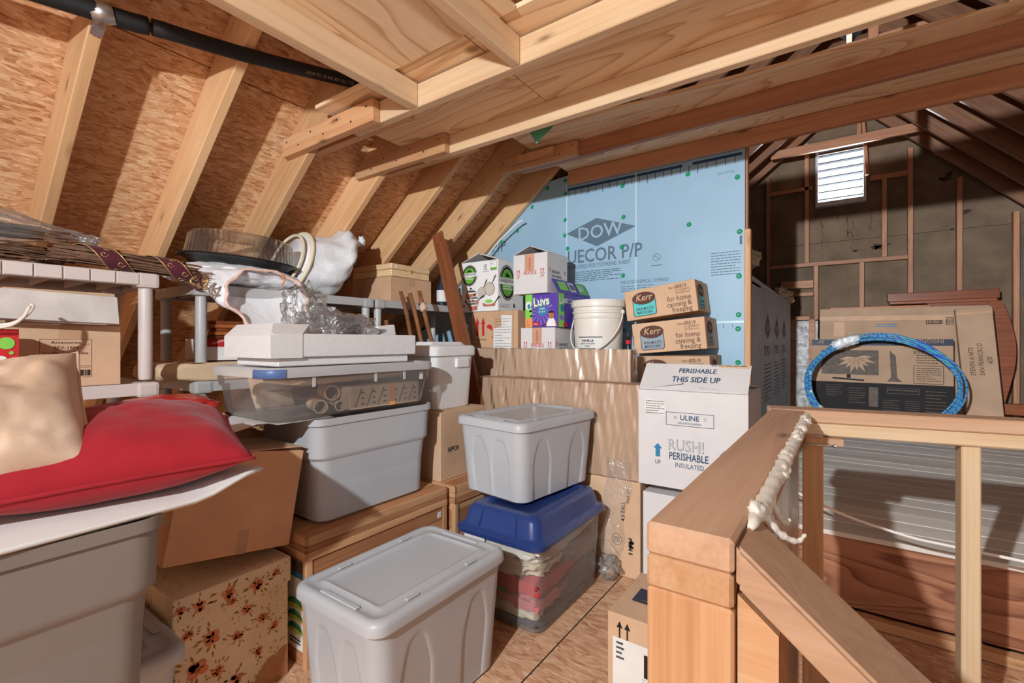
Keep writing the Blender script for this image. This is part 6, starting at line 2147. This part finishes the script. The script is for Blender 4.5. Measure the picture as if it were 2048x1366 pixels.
def shipper(label, base, rot, flaps):
    rt = carton('shipping_carton', label, base, rot, us, WHITE, flaps, None, 'white insulated shipping cartons', 'box', CARDIN, 'none')
    f = faces(*us)['front']
    outline(rt, f, 0.127, 0.285, 0.332, 0.345, 0.0022, INKN)
    txt(rt, f, 'ULINE', 0.23, 0.312, 0.032, INKN, 'CENTER', cx=0.95, bold=0.012)
    txt(rt, f, 'INSULATED SHIPPERS', 0.23, 0.294, 0.0125, INKN, 'CENTER', cx=0.85)
    for u, n in ((0.168, 8), (0.295, 6)):
        for k in range(n):
            a = 6.283 * k / n
            decal(rt, f, [(u + 0.003 * math.cos(a + .3), 0.322 + 0.003 * math.sin(a + .3)), (u + 0.011 * math.cos(a), 0.322 + 0.011 * math.sin(a)), (u + 0.003 * math.cos(a - .3), 0.322 + 0.003 * math.sin(a - .3))], INKN, 'sun_mark')
    txt(rt, f, 'RUSH!', 0.215, 0.172, 0.072, INKN, 'CENTER', cx=0.80, bold=0.006, lay=1)
    txt(rt, f, 'RUSH!', 0.215, 0.172, 0.072, WHITE, 'CENTER', cx=0.80, bold=-0.018, lay=3)
    txt(rt, f, 'PERISHABLE', 0.225, 0.132, 0.046, INKN, 'CENTER', cx=0.70, bold=0.012)
    txt(rt, f, 'INSULATED', 0.23, 0.098, 0.030, INKN, 'CENTER', cx=0.80, bold=0.002)
    for u in (0.09, 0.375):
        arrow_up(rt, f, u, 0.135, 0.042, 0.062, INKBL, sh=0.5)
        txt(rt, f, 'UP', u, 0.102, 0.028, INKN, 'CENTER', cx=0.8)
    return rt


shipper('lower white insulated carton on the floor beside the railing', (-0.548, 2.40, 0.0), 0, None)
U2 = shipper('upper white insulated carton with raised perishable flap', (-0.563, 2.375, 0.486), 1.5, {'front': (44, 0.165), 'left': (10, 0.2), 'right': (5, 0.2), 'back': (4, 0.19)})
f = faces(*us)['front']
decal(U2, f, [(0.03, 0.345), (0.125, 0.322), (0.125, 0.385), (0.03, 0.405)], PAPER, 'address_label', 2)
lines(U2, f, 0.035, 0.12, 0.33, 0.395, 6, INKB, 3, seed=4, fill=0.25)
d_ = Vector((0, math.cos(R(44)), math.sin(R(44))))
ff = Frame(Vector((-us[0] / 2, -us[1] / 2, us[2] + 0.002)), (1, 0, 0), d_)
ff.o += ff.N * 0.0028
txt(U2, ff, 'PERISHABLE', 0.245, 0.108, 0.038, INKN, 'CENTER', cx=0.82, bold=0.012)
txt(U2, ff, 'THIS SIDE UP', 0.245, 0.052, 0.045, INKN, 'CENTER', cx=0.80, bold=0.014)
rectd(U2, ff, 0.34, 0.145, 0.46, 0.163, KRAFT, 'tape_scar')
lines(U2, ff, 0.30, 0.45, 0.152, 0.162, 1, INKB, 2, seed=5)

# small carton by the railing
am_ = carton('parcel', 'small brown parcel with white shipping label at the railing post', (-0.425, 1.535, 0.0), 0, (0.37, 0.30, 0.300), CARD2, None, None, None, 'box', None, 'none')
f, t = faces(0.37, 0.30, 0.30)['front'], faces(0.37, 0.30, 0.30)['top']
rectd(am_, t, 0.04, 0.10, 0.37, 0.19, NAVY, 'printed_tape')
outline(am_, t, 0.10, 0.215, 0.15, 0.25, 0.003, NAVY)
disc(am_, t, 0.11, 0.15, 0.016, 0.022, CARD2, 'tape_logo', 2)
disc(am_, t, 0.11, 0.15, 0.009, 0.012, NAVY, 'tape_logo', 3)
decal(am_, t, [(0.06, 0.115), (0.16, 0.135), (0.24, 0.12), (0.16, 0.125)], CARD2, 'tape_logo', 2)
decal(am_, t, [(0.19, 0.145), (0.20, 0.145), (0.225, 0.175), (0.215, 0.175)], CARD2, 'tape_logo', 2)
for u in (0.04, 0.065):
    arrow_up(am_, f, u, 0.225, 0.02, 0.055, INKK, sh=0.25)
rectd(am_, f, 0.018, 0.068, 0.21, 0.228, PAPER, 'shipping_label', 2)
lines(am_, f, 0.03, 0.055, 0.16, 0.22, 4, INKK, 3, seed=2)
rectd(am_, f, 0.118, 0.135, 0.13, 0.205, INKK, 'print', 3)
txt(am_, f, 'CYCLE 1', 0.122, 0.08, 0.014, INKK, deg=90, lay=3)
barcode(am_, f, 0.15, 0.15, 0.175, 0.21, 3, 8)
lines(am_, f, 0.138, 0.145, 0.13, 0.20, 8, INKK, 3, seed=6)
barcode(am_, f, 0.02, 0.02, 0.09, 0.062, 2, 5)
outline(am_, f, 0.018, 0.016, 0.094, 0.066, 0.002, INKK, 2)

# ================================================================== FAR PLATFORM
PZ = 0.353
tvb = root('television_carton', (0.262, 5.64, PZ), (R(-3.5), 0, 0), 'upside-down television carton with black bands behind the coiled tubing', 'box')
W_, D_, Hh = 1.05, 0.14, 0.815
box('body', (W_, D_, Hh), CARDK, tvb, (0, 0, Hh / 2), bev=0.003)
f = Frame((-W_ / 2, -D_ / 2, 0), (1, 0, 0), (0, 0, 1))
rectd(tvb, f, 0.0, 0.755, W_, Hh, NAVY, 'band')
rectd(tvb, f, 0.0, 0.0, W_, 0.40, INKK, 'band')
# the carton stands on its head, so its lettering does too
txt(tvb, f, 'INSIGNIA', 0.99, 0.812, 0.050, CARDK, deg=180, cx=0.95, lay=3)
txt(tvb, f, 'INSIGNIA', 0.955, 0.71, 0.045, INKK, deg=180, cx=0.95, lay=3)
txt(tvb, f, '39"', 0.105, 0.808, 0.045, CARDK, deg=180, cx=1.0, lay=3)
rectd(tvb, f, 0.08, 0.475, 0.53, 0.71, GREYK, 'screen_picture', 2)
for k in range(9):
    a = R(8 + 22 * k)
    c = Vector((0.355, 0.64))
    d, n = Vector((math.cos(a + 3.14), math.sin(a + 3.14))), Vector((-math.sin(a), math.cos(a)))
    L = 0.16 if k % 2 else 0.13
    tip = c + d * L
    tip = Vector((max(0.085, min(0.525, tip.x)), max(0.48, min(0.705, tip.y))))
    decal(tvb, f, [tuple(c), tuple(c + (tip - c) * 0.5 + n * 0.018), tuple(tip), tuple(c + (tip - c) * 0.5 - n * 0.018)], CARDK, 'screen_picture', 3)
decal(tvb, f, [(0.17, 0.445), (0.42, 0.43), (0.42, 0.415), (0.17, 0.43)], INKK, 'screen_picture', 2)
rectd(tvb, f, 0.285, 0.44, 0.315, 0.475, INKK, 'screen_picture', 3)
decal(tvb, f, [(0.61, 0.71), (0.655, 0.66), (0.665, 0.46), (0.70, 0.42), (0.59, 0.42), (0.62, 0.46)], GREYK, 'side_picture', 2)
outline(tvb, f, 0.78, 0.41, 0.985, 0.575, 0.004, INKK, 2)
lines(tvb, f, 0.80, 0.97, 0.43, 0.56, 7, INKK, 2, seed=5, fill=0.25)
lines(tvb, f, 0.80, 0.95, 0.59, 0.68, 4, INKK, 2, seed=6, fill=0.25)
rectd(tvb, f, 0.455, 0.18, 0.525, 0.36, GREYK, 'diagram', 2)
outline(tvb, f, 0.59, 0.31, 0.82, 0.365, 0.004, GREYK, 2)
lines(tvb, f, 0.60, 0.81, 0.33, 0.355, 1, GREYK, 2, seed=9)
for k, (u0, u1, v0, v1) in enumerate(((0.12, 0.25, 0.26, 0.38), (0.30, 0.43, 0.20, 0.36), (0.56, 0.68, 0.10, 0.26), (0.86, 1.0, 0.15, 0.36), (0.72, 0.82, 0.12, 0.26))):
    lines(tvb, f, u0, u1, v0, v1, 7, GREYK, 2, seed=30 + k, fill=0.22)

bc = root('flat_carton', (0.415, 5.84, PZ), (R(-2.5), R(0.6), 0), 'tall flat brown carton behind the television carton', 'box')
box('body', (1.26, 0.13, 1.125), CARDK, bc, (0, 0, 0.5625), bev=0.004)
f = Frame((-0.63, -0.065, 0), (1, 0, 0), (0, 0, 1))
rectd(bc, f, 0.0, 1.0, 1.05, 1.045, TAPE, 'tape')
rectd(bc, f, 0.12, 0.84, 0.21, 0.99, TAPE, 'tape')
outline(bc, f, 0.83, 0.96, 0.945, 0.995, 0.005, INKK)
barcode(bc, f, 0.84, 0.965, 0.935, 0.99, 2, 3)
outline(bc, f, 0.97, 0.95, 1.02, 1.02, 0.005, INKK)
lines(bc, f, 0.975, 1.015, 0.96, 1.01, 5, INKK, 2, seed=3)
lines(bc, f, 0.46, 0.62, 0.93, 0.97, 2, INKBL, 2, seed=4)
nc = root('flat_carton', (1.005, 5.70, PZ), (R(-2.5), R(-4.0), 0), 'narrow brown carton with black handwriting leaning before the tall one', 'box')
box('body', (0.235, 0.08, 1.09), CARDK, nc, (0, 0, 0.55), bev=0.004)
f = Frame((-0.1175, -0.04, 0), (1, 0, 0), (0, 0, 1))
for s, u in (('STEVEN A HITE', 0.088), ('SAN FRANCISCO', 0.145), ('#20', 0.20)):
    txt(nc, f, s, u, 0.50 if s != '#20' else 0.60, 0.047, INKK, deg=90, cx=0.78, shear=0.2)
rectd(nc, f, 0.0, 1.04, 0.235, 1.06, TAPE, 'tape')
rectd(nc, f, 0.08, 0.09, 0.16, 0.16, TAPE, 'tape')

# coil of blue green tubing propped against the carton
STRIPE = NT('blue green striped tubing')
tc = STRIPE.n('TexCoord').outputs['Object']
wv = STRIPE.n('TexWave', {'Vector': tc, 'Scale': 9.0, 'Distortion': 3.0, 'Detail': 2.0}, bands_direction='DIAGONAL').outputs['Fac']
STRIPE = STRIPE.done(STRIPE.ramp(wv, [(0.0, srgb(62, 84, 190)), (0.3, srgb(72, 150, 210)), (0.6, srgb(70, 178, 196)), (0.85, srgb(86, 182, 130)), (1.0, srgb(110, 96, 196))]), 0.4, 0.4)
coil = root('tubing_coil', (0.245, 5.15, PZ), 0, 'coil of blue and green tubing propped against the television carton', 'coil')
th = math.atan2(0.78, 0.42)
rng = random.Random(4)
for k in range(8):
    r0 = 0.475 + 0.012 * (k % 4)
    pts = []
    ph = rng.uniform(0, 6)
    for i in range(72):
        a = 2 * math.pi * i / 72
        r_ = r0 + 0.012 * math.sin(2 * a + ph) + 0.008 * math.sin(3 * a + ph * 2)
        x = r_ * 1.05 * math.cos(a)
        s_ = r_ * 0.92 * math.sin(a) + 0.455
        off = 0.016 * (k // 4) + 0.008 * math.sin(a + ph)
        y, z = -0.21 + s_ * math.cos(th) - off * math.sin(th), 0.03 + s_ * math.sin(th) + off * math.cos(th)
        pts.append((x, y, z))
    tube('loop', pts, 0.0085, STRIPE, coil, 8, closed=True)
for k, (a, L) in enumerate(((R(118), 0.10), (R(124), 0.09), (R(112), 0.09))):
    r_ = 0.49
    s_ = r_ * 0.92 * math.sin(a) + 0.455
    blob('tape_wrap', (0.075, 0.035, 0.045), BAG, coil, (r_ * 1.05 * math.cos(a), -0.225 + s_ * math.cos(th), 0.04 + s_ * math.sin(th)), (0, R(-25), 0), 0.4, 2.5, k + 3, 3)
for a in (R(170), R(195), R(215)):
    r_ = 0.488
    s_ = r_ * 0.92 * math.sin(a) + 0.455
    box('marker_tag', (0.024, 0.03, 0.04), PAPER, coil, (r_ * 1.05 * math.cos(a), -0.215 + s_ * math.cos(th), 0.035 + s_ * math.sin(th)), (R(-25), 0, a), 0.004)

# bed parts
hb = root('headboard', (0.80, 6.02, PZ), (R(-2), 0, 0), 'red-brown wooden headboard with thick top rail behind the cartons', 'headboard')
box('top_rail', (0.80, 0.09, 0.085), WALNUT, hb, (-0.045, 0, 1.235), bev=0.006)
box('top_moulding', (0.77, 0.07, 0.03), WALNUT, hb, (-0.045, 0, 1.18), bev=0.006)
box('panel', (0.46, 0.03, 0.95), WALNUT, hb, (0.09, 0.01, 0.70), bev=0.003)
rings = []
for i in range(16):
    t = i / 15
    z = 1.17 * (1 - t)
    c = 0.325 + 0.055 * math.sin(math.pi * min(1, t * 1.25)) + 0.03 * t
    w = 0.045 + 0.02 * math.sin(t * 5)
    rings.append([(c - w, -0.03, z), (c + w, -0.03, z), (c + w, 0.03, z), (c - w, 0.03, z)])
autosmooth(loft('carved_post', rings, WALNUT, hb), 50)
box('foot_block', (0.14, 0.09, 0.10), WALNUT, hb, (0.43, -0.02, 0.19), bev=0.006)
rg = root('bed_rail', (0.28, 5.955, PZ), (R(-1), 0, 0), 'orange-brown wooden bed rail behind the tall flat carton', 'bed rail')
box('rail', (0.80, 0.03, 0.10), CHERRY, rg, (0, 0, 1.10), bev=0.004)
for x in (-0.38, 0.38):
    box('leg', (0.05, 0.03, 1.05), CHERRY, rg, (x, 0, 0.525), bev=0.004)


def bedframe(label, x0, x1, y):
    rt = root('slatted_frame', ((x0 + x1) / 2, y, PZ), (R(-3), 0, 0), label, 'bed frame', 'slatted wooden frames at the gable wall')
    w = x1 - x0
    hgt = 1.065
    for u in ((0.0, 0.12, w - 0.06) if w > 0.3 else (0.0, w - 0.08)):
        box('stile', (0.056, 0.03, hgt), LUMD, rt, (-w / 2 + 0.028 + u, 0, hgt / 2), bev=0.003)
    for z in (0.02, hgt - 0.02):
        box('cross_rail', (w, 0.034, 0.04), LUMD, rt, (0, 0.002, z), bev=0.003)
    for u0, u1 in (((0.058, 0.119), (0.178, w - 0.062)) if w > 0.3 else ((0.058, w - 0.081), (w - 0.023, w))):
        box('foil_strip', (u1 - u0, 0.004, hgt - 0.10), FOIL, rt, (-w / 2 + (u0 + u1) / 2, 0.006, hgt / 2), bev=0)
        for z in (0.10, 0.22, 0.55, 0.82):
            tube('rod', [(-w / 2 + u0 - 0.005, -0.004, z), (-w / 2 + u1 + 0.005, -0.004, z)], 0.008, CABLE, rt, 8)
    return rt


bedframe('slatted wooden frame with foil strips next to the grey foam wall', -0.475, -0.222, 5.79)
bedframe('slatted wooden frame with foil strips beyond the carved headboard', 1.30, 1.72, 5.92)
gp_ = box('metal_panel', (0.30, 0.02, 0.40), plain('dull grey sheet', srgb(96, 98, 108), 0.5), None, (1.49, 6.22, 1.78), (0, 0, 0), 0.003)
tag(gp_, 'grey sheet panel hung on the gable studs at the picture edge', 'panel')

flush_text()
